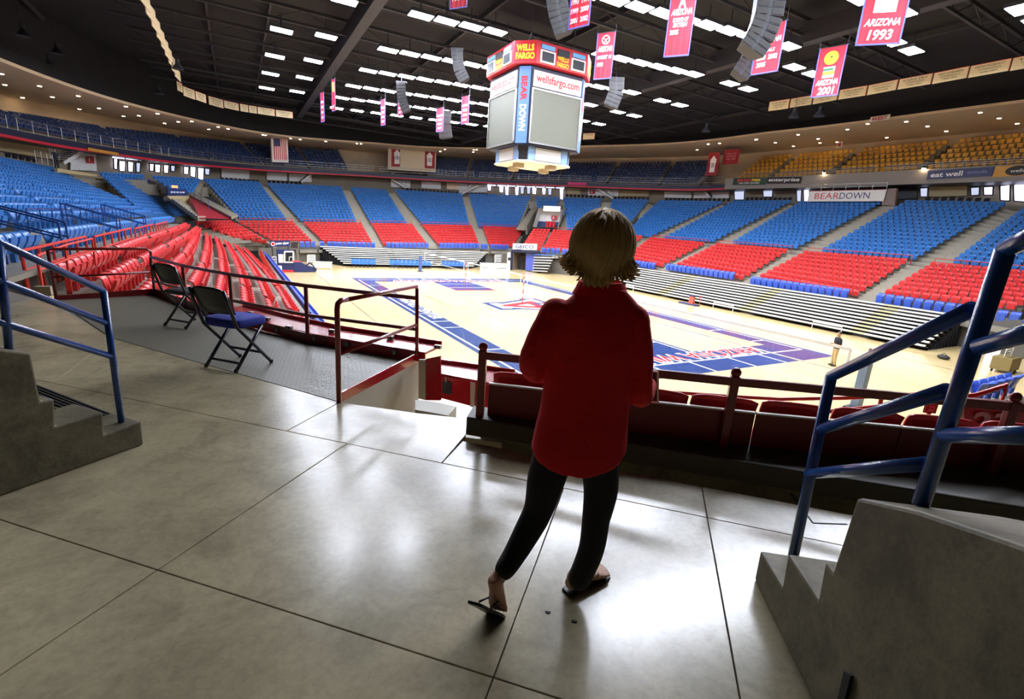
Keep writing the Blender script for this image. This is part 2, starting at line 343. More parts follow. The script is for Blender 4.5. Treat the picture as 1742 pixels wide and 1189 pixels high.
def block(kind, TL, TR, BR, BL, rows, desc, tread_m=None, front=.55, terr=True, top_pad=.35, seats=True, drop=.6):
    """A block of seats between four corners, each the top edge of the back of a corner seat; row one is the lowest."""
    TL, TR, BR, BL = (np.asarray(p, float) for p in (TL, TR, BR, BL)); ends = []
    for k in range(rows):
        t = k / (rows - 1) if rows > 1 else 0; A = BL + (TL - BL) * t; B = BR + (TR - BR) * t; ends.append((A, B))
        if seats: rowseats(kind, A, B, desc, k)
    if terr: TERR.append((ends, front, top_pad, drop, desc))
    return ends
def terrace(ends, front, pad, drop, desc):
    mb = MB()
    for k, (A, B) in enumerate(ends):
        d = unit([(B - A)[0], (B - A)[1], 0]); f = np.array([d[1], -d[0], 0]); A0 = A - d * .03; B0 = B + d * .03
        if k + 1 < len(ends): bA, bB = ends[k + 1][0] + f * (front - .02), ends[k + 1][1] + f * (front - .02)
        else: bA, bB = A - f * pad, B - f * pad
        za, zb = A[2] - SH, B[2] - SH; b0 = [A0 + f * front, B0 + f * front, bB + d * .03, bA - d * .03]
        t = [np.array([p[0], p[1], z]) for p, z in zip(b0, (za, zb, zb, za))]; mb.hexa([p - ZX * drop for p in t], t)
    return struct('seating_terrace', mb, M_TER)
def aisle(L, Rr, front=.55, name_extra=None, sub=2, last=True):
    """Stairs between two neighbouring blocks: L, Rr are the row ends of the block left and right of it."""
    n = min(len(L), len(Rr)); g_ = sgroup('aisle_stairs', tuple(L[0][1]))
    for k in range(n):
        A, B = L[k][1], Rr[k][0]; d = unit([(B - A)[0], (B - A)[1], 0]); f = np.array([d[1], -d[0], 0])
        if k + 1 < n: A2, B2 = L[k + 1][1], Rr[k + 1][0]
        else: A2, B2 = A - f * .8 + ZX * .3, B - f * .8 + ZX * .3
        for s_ in range(sub):
            t0, t1 = s_ / sub, (s_ + 1) / sub + .03; a0 = A + (A2 - A) * t0 + f * front; b0 = B + (B2 - B) * t0 + f * front; a1 = A + (A2 - A) * t1 + f * front; b1 = B + (B2 - B) * t1 + f * front
            tp = [np.array([p[0], p[1], p[2] + dz - SH + .01]) for p, dz in ((a0, 0), (b0, 0), (b1, a0[2] - a1[2]), (a1, a0[2] - a1[2]))]
            mb = MB(); mb.hexa([p - ZX * .45 for p in tp], tp); mb.build('step', M_STEP, g_)
    return g_
def quadpx(c, pt, pb):
    """Four pixel corners TL, TR, BR, BL; pt / pb give the plane through the top / bottom row."""
    return pt(*c[0]), pt(*c[1]), pb(*c[2]), pb(*c[3])
pu = lambda u: (lambda x, y: PU(x, y, u)); pv = lambda v: (lambda x, y: PV(x, y, v)); pd = lambda q: (lambda x, y: NP(x, y, -.578, .817, q)); pr = lambda d: (lambda x, y: RH(x, y, d)[0])

# ---- red blocks of the far end
RB = {}
def red(key, c, pt, pb, rows, desc): RB[key] = block('red', *quadpx(c, pt, pb), rows, desc)
red('f1', [(407, 375), (499, 375), (530, 406), (464, 406)], pu(-40.5), pu(-34.5), 8, 'red block left of the courtside television')
red('f2', [(517.5, 377), (615, 378), (633, 409), (548, 406)], pu(-40.5), pu(-34.5), 8, 'red block behind the courtside television')
red('f3', [(632, 379), (702, 380), (724, 409), (650, 411)], pu(-40.5), pu(-34.5), 8, 'red block over the bleacher middle aisle')
red('f4', [(718, 381), (802.5, 382.5), (814, 411), (742, 410)], pu(-40.5), pu(-34.5), 8, 'red block left of the last far aisle')
red('f5', [(820, 383.5), (891, 387), (872, 414.5), (831, 413)], pu(-40.5), pu(-34.5), 8, 'red block left of the corner tunnel')
red('g1', [(907, 388.6), (937, 389.5), (921, 420), (891, 412.7)], pd(36), pd(30), 7, 'red block over the corner tunnel sign')
red('g2', [(941, 390), (1012, 394), (1003, 425), (925, 418)], pd(36), pd(30), 8, 'red block right of the corner tunnel')
red('g3', [(1022, 395), (1093, 400.5), (1056, 432), (1013, 426)], pd(36), pd(30), 8, 'red block behind the blond head')
red('r1', [(1107, 403), (1200, 412), (1132, 447), (1068, 433)], pv(30), pv(23.6), 8, 'first red block right of the blond head')
red('r2', [(1219, 413), (1342, 423), (1269, 468), (1155, 445)], pv(30), pv(23.6), 8, 'second red block right of the blond head')
red('r3', [(1369, 426), (1546, 440), (1465, 494), (1297, 464)], pv(30), pv(23.6), 8, 'red block below the white press box sign')
red('r4', [(1585, 445), (1830, 467), (1735, 514), (1509, 491)], pv(30), pv(23.6), 8, 'red block seen past the near blue post')
# ---- red rows of the near side, left of the platform; the row heights were surveyed one by one
LV = [-17.45, -18.25, -19.05, -19.8, -20.5, -21.2, -21.95, -22.7]; LZ = [-2.1, -1.75, -1.4, -1.05, -.72, -.42, -.13, .14]
LB = [[], [], [], [], []]
for k in range(8):
    s_ = 8 - 1 - k; gaps = [12.3 + .8 * s_, 4.8 + 1.05 * s_, -2.0 + 1.0 * s_, -8.9 + .8 * s_]
    near = [14.5, 15, 16, 17.4, 18.2, 18.3, 18.3, 18.1][k]; far = -18.5 + .35 * k * 0 - (.9 * s_)
    cuts = [near] + gaps + [far]
    bend = lambda u: -.03 * max(0, 8 - u) * (k < 6) - .0006 * max(0, -u) ** 2
    for b_ in range(5):
        u0, u1 = cuts[b_] - (.52 if b_ else 0), cuts[b_ + 1] + .52
        if u0 - u1 < .6: continue
        A, B = W3(u0, LV[k] + bend(u0), LZ[k]), W3(u1, LV[k] + bend(u1), LZ[k] + .05)
        LB[b_].append((A, B)); rowseats('red', A, B, ['red block nearest the platform rail', 'second red block beyond the platform rail', 'third red block beyond the platform rail', 'fourth red block beyond the platform rail', 'left red block at the far bend'][b_], k)
for b_ in range(5): TERR.append((LB[b_], .38, .4, .9, 'near red rows'))
RB['f0'] = block('red', PV(329, 375, -23.2), PU(393, 374.5, -39.5), PU(456, 407, -33.5), PV(419, 409, -18.2), 8, 'red block in the far left bend')
# ---- blue blocks
BB = {}
def blue(key, c, pt, pb, rows, desc): BB[key] = block('blue', *quadpx(c, pt, pb), rows, desc)
blue('f1', [(345, 303), (440, 308.5), (487, 369), (405, 367)], pr(0), pu(-42), 14, 'blue block right of the side tunnel')
blue('f2', [(454, 310.7), (580, 316.7), (606, 372), (509, 370)], pr(0), pu(-42), 14, 'widest far blue block under the flag')
blue('f3', [(596, 317.6), (657, 322), (691, 374.5), (628.6, 374)], pr(0), pu(-42), 14, 'narrow blue block at the far end')
blue('f4', [(672, 322), (786, 329), (798, 380), (715.6, 376)], pr(0), pu(-42), 14, 'blue block under the number ten jersey')
blue('f5', [(798, 329), (903, 333), (880, 384), (813, 382)], pr(0), pu(-42), 14, 'blue block left of the upper tunnel')
blue('f6', [(912, 333.5), (952, 335), (948, 349), (913, 349)], pr(0), pr(-3.4), 4, 'blue block over the upper tunnel')
blue('g1', [(959, 336), (1024, 337), (1014, 391), (966, 386)], pr(0), pd(37.4), 14, 'blue block right of the upper tunnel')
blue('g2', [(1042, 338), (1104, 339), (1060, 391), (1026, 391)], pr(0), pd(37.4), 14, 'blue block above the blond head')
blue('r1', [(1122, 340), (1230, 342), (1112, 398), (1066, 392)], pr(0), pv(31.4), 15, 'first blue block right of the blond head')
blue('r2', [(1247, 341), (1347, 340), (1220, 405), (1133, 400)], pr(0), pv(31.4), 15, 'blue block left of the press box sign')
blue('r3', [(1361, 342), (1502, 341), (1362, 415), (1250, 407)], pr(0), pv(31.4), 15, 'blue block under the press box sign')
blue('r4', [(1541, 340), (1714, 343), (1565, 432), (1402, 420)], pr(0), pv(31.4), 15, 'blue block right of the press box sign')
blue('r5', [(1742, 350), (1900, 352), (1850, 465), (1625, 437)], pr(0), pv(31.4), 15, 'blue block behind the near blue post')
blue('l2', [(166, 292), (241, 295.5), (328, 362), (240, 360)], pr(0), pv(-26), 12, 'blue block left of the side tunnel')
blue('l3', [(257, 298), (338, 303), (326, 321), (290, 320)], pr(0), pr(-4), 5, 'blue block over the side tunnel')
LBV = [-24.0] + [-25.7 - .86 * k for k in range(13)]; LBZ = [.66, 1.02, 1.28, 1.55, 1.84, 2.08, 2.34, 2.60, 2.88, 3.16, 3.46, 3.8, 4.14, 4.45]
LBL = [[] for _ in range(6)]
for k in range(14):
    s_ = 0 if k == 0 else -3.8 - .85 * (k - 1); far = -19 if k == 0 else (-20.5 - 1.15 * k)
    cuts = [22] + [x + s_ for x in (14.3, 6.8, .1, -6.5)] + [far]
    for b_ in range(5):
        u0, u1 = cuts[b_] - (.45 if b_ else 0), cuts[b_ + 1] + .45
        if u0 - u1 < .6: continue
        bend = lambda u: .0022 * max(0, -10 - u) ** 2 * (k > 3)
        A, B = W3(u0, LBV[k] + bend(u0), LBZ[k]), W3(u1, LBV[k] + bend(u1), LBZ[k]); LBL[b_].append((A, B))
        rowseats('blue', A, B, ['blue block nearest the left edge', 'second blue block along the left stand', 'third blue block along the left stand', 'fourth blue block along the left stand', 'fifth blue block along the left stand'][b_], k)
for b_ in range(5):
    TERR.append((LBL[b_][:1], .5, .4, .9, '')); TERR.append((LBL[b_][1:], .5, .4, .9, ''))
# ---- royal blue front row
def navyrow(a, b, p, desc):
    A, B = p(*a), p(*b); rowseats('navy', A, B, desc, 0, pitch=.56); TERR.append(([(A - ZX * .32, B - ZX * .32)], .75, .45, .35, desc)); return A, B
NV = {}
for key, a, b, p, desc in (('1', (509, 410.5), (537, 410.5), pu(-33.2), 'row beside the courtside television'), ('2', (541, 410.3), (554, 410.5), pu(-33.2), 'short row right of the courtside television'), ('3', (556, 410.7), (638, 412), pu(-33.2), 'row over the left half of the far bleacher'),
    ('4', (656, 412), (729, 412.8), pu(-33.2), 'row over the middle of the far bleacher'), ('5', (746, 413), (814, 413.8), pu(-33.2), 'row over the right half of the far bleacher'), ('6', (817, 415), (829, 415), pu(-33.2), 'short row at the far bleacher end'), ('7', (833, 415), (864.5, 416), pu(-33.2), 'row left of the corner tunnel sign'),
    ('8', (922, 421), (954, 422.5), pd(29), 'row right of the corner tunnel sign'), ('9', (957, 423), (1050, 436), pd(29), 'row behind the blond head'), ('10', (1070, 441), (1118, 447.5), pv(22.9), 'short row right of the blond head'), ('11', (1136, 448), (1253, 463.5), pv(22.9), 'first long row over the side bleacher'),
    ('12', (1280, 470), (1448, 492), pv(22.9), 'second long row over the side bleacher'), ('13', (1494, 498), (1668, 522), pv(22.9), 'row seen left of the near blue post'), ('14', (1698, 526), (1790, 540), pv(22.9), 'row at the right edge')):
    NV[key] = navyrow(a, b, p, desc)
A, B = W3(19.5, -16.25, -2.75), W3(-30.5, -16.6, -2.95); rowseats('navy', A, B, 'row along the near sideline', 0, pitch=.58); TERR.append(([(A - ZX * .32, B - ZX * .32)], .6, .6, 1.4, ''))
# dark chairs on the top rim
def rim(a, b, desc):
    A, B = RH(*a, 1.2)[0], RH(*b, 1.2)[0]; rowseats('black', A, B, desc, 0, pitch=.66)
for a, b, desc in (((372, 301), (440, 306), 'rim row left of the flag stairs'), ((453, 306), (513, 309), 'rim row under the flag stairs'), ((690, 320), (780, 326), 'rim row under the jersey wall'), ((800, 327), (850, 331), 'rim row left of the far doors'), ((962, 330), (1030, 333), 'rim row right of the far doors'), ((1044, 334), (1106, 336), 'rim row above the blond head'),
    ((1132, 337), (1245, 337), 'rim row left of the tall grey doors'), ((1270, 335), (1350, 336), 'rim row below the car rental sign'), ((0, 256), (58, 268), 'rim row at the left edge'), ((1575, 334), (1690, 337), 'rim row right of the press box')): rim(a, b, desc)
# ---- upper tier
UPB = {}
def upper(kind, i0, i1, rows, desc, shrink=.12):
    A = []
    for k in range(rows):
        t = k / (rows - 1); d = 1.9 + 6.4 * t; P0 = RP(i0 + shrink, d, 0); P1 = RP(i1 - shrink, d, 0)
        P0[2] = ZFAS(i0) + 1.55 + (ZUP(i0) - ZFAS(i0) - 1.55) * t; P1[2] = ZFAS(i1) + 1.55 + (ZUP(i1) - ZFAS(i1) - 1.55) * t
        A.append((P0, P1)); rowseats(kind, P0, P1, desc, k, pitch=.6)
    TERR.append((A, .5, .5, .6, desc)); return A
UPS = [19, 22, 25, 28.2, 31.6, 35.2, 38.6, 42.0, 45.4, 48.6]
for j in range(len(UPS) - 1): upper('upper', UPS[j], UPS[j + 1], 9, 'upper tier block %s from the left edge' % ordn(j))
for j, (a, b) in enumerate(((54.9, 58), (58, 61.2), (61.2, 64.4), (64.4, 67.6), (67.6, 70.8), (70.8, 73.4))): upper('upper', a, b, 9, 'upper tier block %s right of the jersey wall' % ordn(j))
for j, (a, b) in enumerate(((75.6, 78.0), (78.0, 81.5), (81.5, 85.6), (85.6, 90.2), (90.2, 94))): upper('yellow', a, b, 7, 'yellow block %s from the right jersey banner' % ordn(j), .2)

# ---- turn the plan into objects: the largest of each kind singly, the rest as one field
KM = {'red': (M_RED, 'red_stadium_seat', 'red plastic seat', 'red stadium seats'), 'blue': (M_BLUE, 'blue_stadium_seat', 'blue plastic seat', 'blue stadium seats'), 'navy': (M_NAVY, 'royal_blue_seat', 'royal blue padded seat', 'royal blue front row seats'),
      'yellow': (M_YEL, 'yellow_stadium_seat', 'yellow seat', 'yellow upper tier seats'), 'black': (M_BLK, 'dark_rim_chair', 'dark chair', 'dark chairs along the rim'), 'upper': (mat('upper_blue_seat', (36, 62, 112), .45), 'upper_tier_seat', 'dark blue seat', 'dark blue upper tier seats')}
by = {}
for s_ in SEATS:
    q = proj((s_[1][0], s_[1][1], s_[1][2] + .4))
    if q[2] < .5 or not (-420 < q[0] < IW + 420 and -60 < q[1] < IH + 60): continue
    inframe = 4 < q[0] < IW - 4 and 4 < q[1] < IH - 4
    by.setdefault(s_[0], []).append((q[2] if inframe else 1e3 + q[2], s_, inframe))
def far_template():
    a = seat_back_mesh(False); b = seat_pan_mesh(False); mb = MB(); mb.add(a.v, a.f); mb.add(b.v, b.f); return mb
FT = far_template()
FTV = np.array(FT.v)
for kind, L in by.items():
    m, nm, lab, grp = KM[kind]; L.sort(key=lambda e: e[0]); singles = [e for e in L if e[2]][:300]; ids = set(id(e) for e in singles); rest = [e for e in L if id(e) not in ids]
    if kind == 'navy': FT_ = MB().add([(x * 1.05, y, z * 1.47) for x, y, z in FT.v], FT.f)
    else: FT_ = FT
    mb_, mp_ = fixmesh(seat_back_mesh(True), nm + '_backrest', m, True), fixmesh(seat_pan_mesh(True), nm + '_pan', m)
    ms = fixmesh(FT_, nm, m)
    nparts = {'red': 170, 'blue': 130, 'navy': 0}.get(kind, 0)
    for n_, (dist, s_, inf) in enumerate(singles):
        _, P, ang, desc, k, j = s_
        label = '%s, %s in %s row, %s' % (lab, ordn(j), ordn(k), desc)
        if kind in ('navy', 'black'): label = '%s, %s along the %s' % (lab, ordn(j), desc)
        if n_ < nparts:
            o = thing(nm, label, 'seat', P, grp, ang)
            for part, me in (('backrest', mb_), ('seat_pan', mp_)):
                c = bpy.data.objects.new(part, me); COL.objects.link(c); c.parent = o
        else:
            o = bpy.data.objects.new(nm, ms); COL.objects.link(o); o.location = P; o.rotation_euler = (0, 0, ang); tag(o, label, 'seat', grp)
    if rest:
        V_, F_ = [], []; nv = len(FTV)
        for q, (dist, s_, inf) in enumerate(rest):
            c, s2 = math.cos(s_[2]), math.sin(s_[2]); X = FTV[:, 0] * c - FTV[:, 1] * s2 + s_[1][0]; Y = FTV[:, 0] * s2 + FTV[:, 1] * c + s_[1][1]
            V_.append(np.stack([X, Y, FTV[:, 2] + s_[1][2]], 1)); F_.extend([tuple(i + q * nv for i in f) for f in FT.f])
        me = bpy.data.meshes.new(nm + '_field'); me.from_pydata(np.concatenate(V_).tolist(), [], F_); me.materials.append(m)
        o = bpy.data.objects.new(nm + '_field', me); COL.objects.link(o); tag(o, 'the farther %ss filling the stands' % lab, 'seats', None, 'stuff')
for e in TERR:
    if e[0]: terrace(*e)
for a, b in (('f1', 'f2'), ('f2', 'f3'), ('f3', 'f4'), ('f4', 'f5'), ('g1', 'g2'), ('g2', 'g3'), ('g3', 'r1'), ('r1', 'r2'), ('r2', 'r3'), ('r3', 'r4'), ('f0', 'f1')): aisle(RB[a], RB[b])
for a, b in (('f1', 'f2'), ('f2', 'f3'), ('f3', 'f4'), ('f4', 'f5'), ('g1', 'g2'), ('g2', 'r1'), ('r1', 'r2'), ('r2', 'r3'), ('r3', 'r4'), ('r4', 'r5')): aisle(BB[a], BB[b], sub=1)
for a in range(4): aisle(LB[a], LB[a + 1], front=.38, sub=1)
for a in range(4): aisle(LBL[a][1:], LBL[a + 1][1:], front=.5, sub=1)
# ------------------------------------------------------------------ upper walls, soffit, roof
def ringstrip(mb, i0, i1, dz0, dz1, step=1.0):
    """dz0, dz1: functions of ring index giving (d, z) of the two edges."""
    n = max(1, int(round((i1 - i0) / step))); prev = None
    for k in range(n + 1):
        i = i0 + (i1 - i0) * k / n; a = RP(i, *dz0(i)); b = RP(i, *dz1(i))
        if prev is not None: mb.poly(prev[0], a, b, prev[1])
        prev = (a, b)
I0, I1 = 12, 98
FLR = lambda i: ZTOP(i) - SH - .3
g = MB(); ringstrip(g, I0, I1, lambda i: (-3.1, ZSOF(i)), lambda i: (9.6, ZSOF(i) + .15)); ringstrip(g, I0, I1, lambda i: (-3.1, ZSOF(i)), lambda i: (-3.1, ZSOF(i) + .25))
struct('ceiling_soffit', g, M_BEIGE)
g = MB(); ringstrip(g, I0, I1, lambda i: (9.6, ZFAS(i)), lambda i: (9.6, ZSOF(i) + .15)); struct('wall_upper', g, M_BEIGE)
g = MB(); ringstrip(g, I0, I1, lambda i: (4.6, FLR(i) - .2), lambda i: (4.6, ZFAS(i) + .1)); struct('wall_concourse', g, mat('concourse_wall', (140, 128, 108), .7, noise=.15, nscale=.6))
g = MB(); ringstrip(g, I0, I1, lambda i: (-.9, FLR(i)), lambda i: (4.6, FLR(i))); ringstrip(g, I0, I1, lambda i: (-.9, FLR(i) - 1.2), lambda i: (-.9, FLR(i)))
struct('floor_concourse', g, M_TER)
g = MB(); ringstrip(g, I0, I1, lambda i: (.9, ZFAS(i)), lambda i: (9.6, ZFAS(i))); ringstrip(g, I0, 75.4, lambda i: (.9, ZFAS(i)), lambda i: (.9, ZFAS(i) + .75)); ringstrip(g, I0, 75.4, lambda i: (.9, ZFAS(i) + .75), lambda i: (1.6, ZFAS(i) + .75))
struct('trim_balcony', g, M_NAVYD)
g = MB(); ringstrip(g, 75.4, I1, lambda i: (.9, ZFAS(i)), lambda i: (.9, ZFAS(i) + 1.5)); ringstrip(g, 75.4, I1, lambda i: (.9, ZFAS(i) + 1.5), lambda i: (2.2, ZFAS(i) + 1.5))
struct('trim_press_balcony', g, mat('balcony_grey', (140, 134, 128), .6, noise=.1, nscale=1))
g = MB(); ringstrip(g, I0, 75.4, lambda i: (.86, ZFAS(i) - .02), lambda i: (.86, ZFAS(i) + .2)); ringstrip(g, I0, 75.4, lambda i: (.86, ZFAS(i) - .02), lambda i: (1.6, ZFAS(i) - .02))
struct('trim_red_stripe', g, mat('red_stripe_paint', (190, 30, 50), .5))
# roof deck, black, and the black fascia rising from the soffit's inner edge
ZR = 16.2
g = MB(); g.poly(*[W3(u, v, ZR) for u, v in [(-75, -60), (60, -60), (60, 66), (-75, 66)]]); ringstrip(g, I0, I1, lambda i: (-3.1, ZSOF(i) + .25), lambda i: (-2.6, ZR))
struct('ceiling', g, M_DARK)
truss = sgroup('ceiling_truss', W3(0, 0, ZR))
for k in range(12):
    u = 24 - 6.6 * k; g = MB(); g.box(W3(u, 2, 15.4), (28, .10, .10), BX, AX); g.box(W3(u, 2, 14.5), (28, .08, .08), BX, AX)
    for q in range(28): g.bar(W3(u, -26 + 2 * q, 14.5 if q % 2 else 15.4), W3(u, -24 + 2 * q, 15.4 if q % 2 else 14.5), .05, .05)
    g.build('truss', M_DK2, truss)
for v in (-10.8, 13.2): g = MB(); g.box(W3(-8, v, 14.6), (36, .35, .6), AX, BX); g.build('girder', M_DK2, truss)
for v in (-32, -20, -16, -3, 4, 22, 32): g = MB(); g.box(W3(-8, v, 15.8), (40, .07, .18), AX, BX); g.build('purlin', M_DK2, truss)
# ------------------------------------------------------------------ arena light panels
nl = [0]
def lamp(u, v, label, group):
    P = W3(u, v, 13.4); o = thing('arena_light', label, 'light', P + ZX * .1, group)
    g = MB(); g.box(P + ZX * .09, (.71, .45, .09), BX, AX); g.box(P + ZX * .6, (.03, .03, .45)); g.build('housing', M_DK2, o)
    g = MB(); g.box(P - ZX * .012, (.66, .40, .012), BX, AX); g.build('lens', M_LAMP, o)  # lens and housing enlarged so their shape takes in the lamp's bloom
rows_ = [(20.6, .14), (14.2, .15), (8.2, .15), (.85, .155), (-6.5, .19), (-12.7, .21), (-18.7, .23), (-24.4, .26)]
for r_, (u0, s_) in enumerate(rows_):
    for k in range(14):
        v = -8.7 + 1.53 * k
        if r_ < 2 and k == 0: continue
        if abs(u0 + s_ * (v + 8.7)) < 3.3 and abs(v - .1) < 3.3: continue
        lamp(u0 + s_ * (v + 8.7), v, 'bright rectangular arena light, %s along the %s roof row from the far end' % (ordn(k), ordn(8 - r_)), 'arena lights in roof rows')
for k in range(9): lamp(-30.1 + .27 * 2.1 * k, -8.3 + 2.15 * k, 'bright arena light, %s along the lone farthest roof row' % ordn(k), 'arena lights in roof rows')
for c_, v in enumerate((-15.6, -12.9)):
    for k, u in enumerate((11.6, 5.4, -.9, -7.6, -14.1, -20.0, -26.1)): lamp(u + .9 * c_, v, 'bright arena light, %s along the %s of the paired left columns' % (ordn(k), ('outer', 'inner')[c_]), 'arena lights in paired columns')
for c_, v in enumerate((14.9, 17.1)):
    for k, u in enumerate((20.6, 15.2, 9.3, 4.2, -2.8, -8.8, -14.5, -20.5)): lamp(u, v, 'bright arena light, %s along the %s of the paired right columns' % (ordn(k), ('inner', 'outer')[c_]), 'arena lights in paired columns')
# ------------------------------------------------------------------ recessed downlights in the soffit
DL = [(2, 124), (8, 143), (67, 145), (38, 165), (89, 164), (133, 162), (135, 185), (168, 183), (214, 180), (210, 197), (236, 196), (268, 192), (280, 209), (303, 206), (326, 202), (355, 219), (371, 215), (387, 211), (447, 224), (451, 218), (494, 232), (510, 224), (554, 233), (607, 237), (614, 238), (749, 257), (757, 253), (805, 258), (806, 254), (811, 249),
      (1186, 254), (1205, 244), (1224, 243), (1287, 236), (1286, 237 + 0), (1319, 242), (1350, 248), (1392, 235), (1358, 228), (1424, 241), (1477, 207), (1542, 206), (1578, 214), (1509, 233), (1610, 222), (1668, 190), (1700, 200), (1731, 209), (1395, 236 + 6), (1442, 219)]
for n_, (x, y) in enumerate(DL):
    lo, hi = None, None
    for d in np.linspace(-2.5, 9, 47):                         # where the sight line crosses the soffit
        P, i = RH(x, y, d)
        if P[2] >= ZSOF(i) + .012 * (d + 3): hi = (P, i); break
    if hi is None: continue
    P = hi[0]; P = np.array([P[0], P[1], ZSOF(hi[1]) + .012 * (d + 3) - .02]); o = thing('recessed_downlight', 'small warm downlight in the beige soffit, %s from the left' % ordn(n_), 'light', P, 'downlights in the beige soffit')
    g = MB(); g.tube([P + ZX * .03, P - ZX * .03], .2, 12); g.build('trim_ring', M_WHITE, o); g = MB(); g.tube([P - ZX * .035, P - ZX * .045], .15, 12); g.build('lens', M_DOWN, o)
for n_, (x, y, t) in enumerate(((41, 62, 'over the left corner'), (99, 92, 'second from the left corner'), (83, 110, 'lowest of the left trio'), (109, 127, 'just above the left soffit edge'), (303, 118, 'beside the slanted plaque strip'), (271, 160, 'below the slanted plaque strip'), (280, 184, 'at the soffit under the plaques'), (1201, 224, 'above the right downlights'), (1350, 200, 'below the gymnast plaques'), (1393, 198, 'left of the small west sign'))):
    P = U(x, y, 12.2); o = thing('pendant_lamp', 'small hanging cone lamp under the black ceiling, %s' % t, 'light', P)
    g = MB(); g.tube([P + ZX * .75, P + ZX * .45, P], [.13, .15, .42], 12); g.tube([P + ZX * .75, P + ZX * 4.0], .015, 6); g.build('shade', M_SPK, o)
    g = MB(); g.tube([P + ZX * .05, P + ZX * .02], .3, 12); g.build('bulb', M_DOWN, o)
# ------------------------------------------------------------------ panels, doors, windows and stairs on the concourse
def onring(c, d): return [RH(x, y, d)[0] for x, y in c]
def slab(mb, q, th):
    n = unit(np.cross(q[1] - q[0], q[3] - q[0])); n = n if n @ (CP - q[0]) > 0 else -n; mb.hexa([p - n * th for p in q], [p for p in q])
wc = sgroup('wall_concourse_panels', RP(50, 4.5, 6)); wc.name = 'wall_concourse_facing'
for c, m in (([(80, 246), (122, 254), (122, 277), (86, 270)], M_WHITE), ([(122, 256), (163, 263), (165, 291), (120, 289)], M_WHITE), ([(0, 232), (80, 245), (84, 270), (0, 256)], M_TAN), ([(377, 285), (424, 288), (424, 306), (377, 304)], M_WHITE), ([(454, 291), (488, 293), (488, 308), (454, 306)], M_WHITE), ([(492, 293), (530, 296), (530, 310), (492, 308)], M_WHITE),
    ([(665, 303), (698, 305), (698, 320), (665, 318)], M_WHITE), ([(717, 307), (750, 309), (750, 322), (717, 320)], M_WHITE), ([(760, 309), (781, 310), (781, 323), (760, 322)], mat('lit_door_panel', (240, 214, 180), .5)), ([(781, 310), (828.6, 313), (828.6, 327), (781, 328)], M_WHITE), ([(965, 318), (987, 318), (987, 332), (965, 331)], M_TAN),
    ([(1000, 319), (1052, 320), (1052, 334), (1000, 333)], M_WHITE), ([(1053, 320), (1104, 322), (1104, 334), (1053, 334)], M_TAN), ([(1130, 323), (1176, 324), (1176, 337), (1130, 336)], M_WHITE), ([(1180, 322), (1210, 323), (1210, 337), (1180, 337)], M_WHITE), ([(1211, 318), (1240, 317), (1240, 338), (1211, 338)], M_WHITE), ([(1581, 318), (1645, 316), (1645, 333), (1581, 335)], M_TAN), ([(1515, 322), (1560, 320), (1560, 338), (1515, 340)], M_SPK)):
    g = MB(); slab(g, onring(c, 4.2), .1); g.build('facing_panel', m, wc)
nd = [0]
def glassdoor(quads, d, dim=()):
    nd[0] += 1; o = sgroup('door_%d' % nd[0], onring(quads[0], d)[3])
    for k, c in enumerate(quads):
        q = onring(c, d); g = MB(); slab(g, q, .04); g.build('pane', M_DAY2 if k in dim else M_DAY, o)
        g = MB(); r_ = unit(q[1] - q[0])
        for a, b in ((0, 1), (1, 2), (2, 3), (3, 0)): g.bar(q[a], q[b], .09, .12)
        g.build('door_frame', M_DK2, o)
def Q(x0, x1, yt0, yt1, yb1, yb0): return [(x0, yt0), (x1, yt1), (x1 - 1, yb1), (x0 + .6, yb0)]
glassdoor([Q(193, 200, 269, 270, 289, 287), Q(202, 213.5, 273, 274, 292, 291), Q(217, 227, 274, 276, 293, 292), Q(231, 239, 276, 277, 293, 293)], 4.3, (3,))
glassdoor([Q(254, 262, 278, 279, 291, 291), Q(263, 273, 279, 280, 294, 293), Q(278, 287, 280, 281, 295, 294), Q(290, 298, 281, 282, 292, 291)], 4.3, (3,))
glassdoor([Q(312, 321, 283, 284, 297, 296), Q(323, 333, 283, 284, 302, 300), Q(336, 347, 285, 286, 306, 306), Q(348, 357, 286, 287, 298, 297)], 4.3, (3,))
glassdoor([Q(829, 836, 314, 315, 325, 324), Q(849, 857, 316, 317, 328, 327), Q(859, 866, 316, 317, 334, 331)], 4.3)
glassdoor([Q(876, 883, 318, 318, 332, 332), Q(885, 892, 318, 318, 330, 330), Q(896, 903, 318, 318, 330, 330), Q(905, 913, 319, 319, 331, 330)], 4.3, (1, 2))
glassdoor([Q(922, 929, 320, 320, 331, 331), Q(932, 939, 320, 320, 332, 332), Q(952, 959, 320, 321, 340, 339)], 4.3, (1,))
glassdoor([Q(1249, 1267, 323, 321, 340, 340), Q(1298, 1315, 322, 320, 335, 335)], 4.3, (0, 1))
glassdoor([Q(1355, 1364, 324, 323, 343, 343), Q(1367, 1377, 323, 322, 344, 344)], 4.3, (0,))
glassdoor([Q(1565, 1579, 320, 319, 335, 335), Q(1651, 1667, 319, 318, 332, 333), Q(1673, 1690, 318, 317, 332, 332)], 4.3, (0, 1))
glassdoor([Q(1701, 1719, 316, 314, 342, 341), Q(1724, 1748, 314, 312, 344, 342)], 4.3)
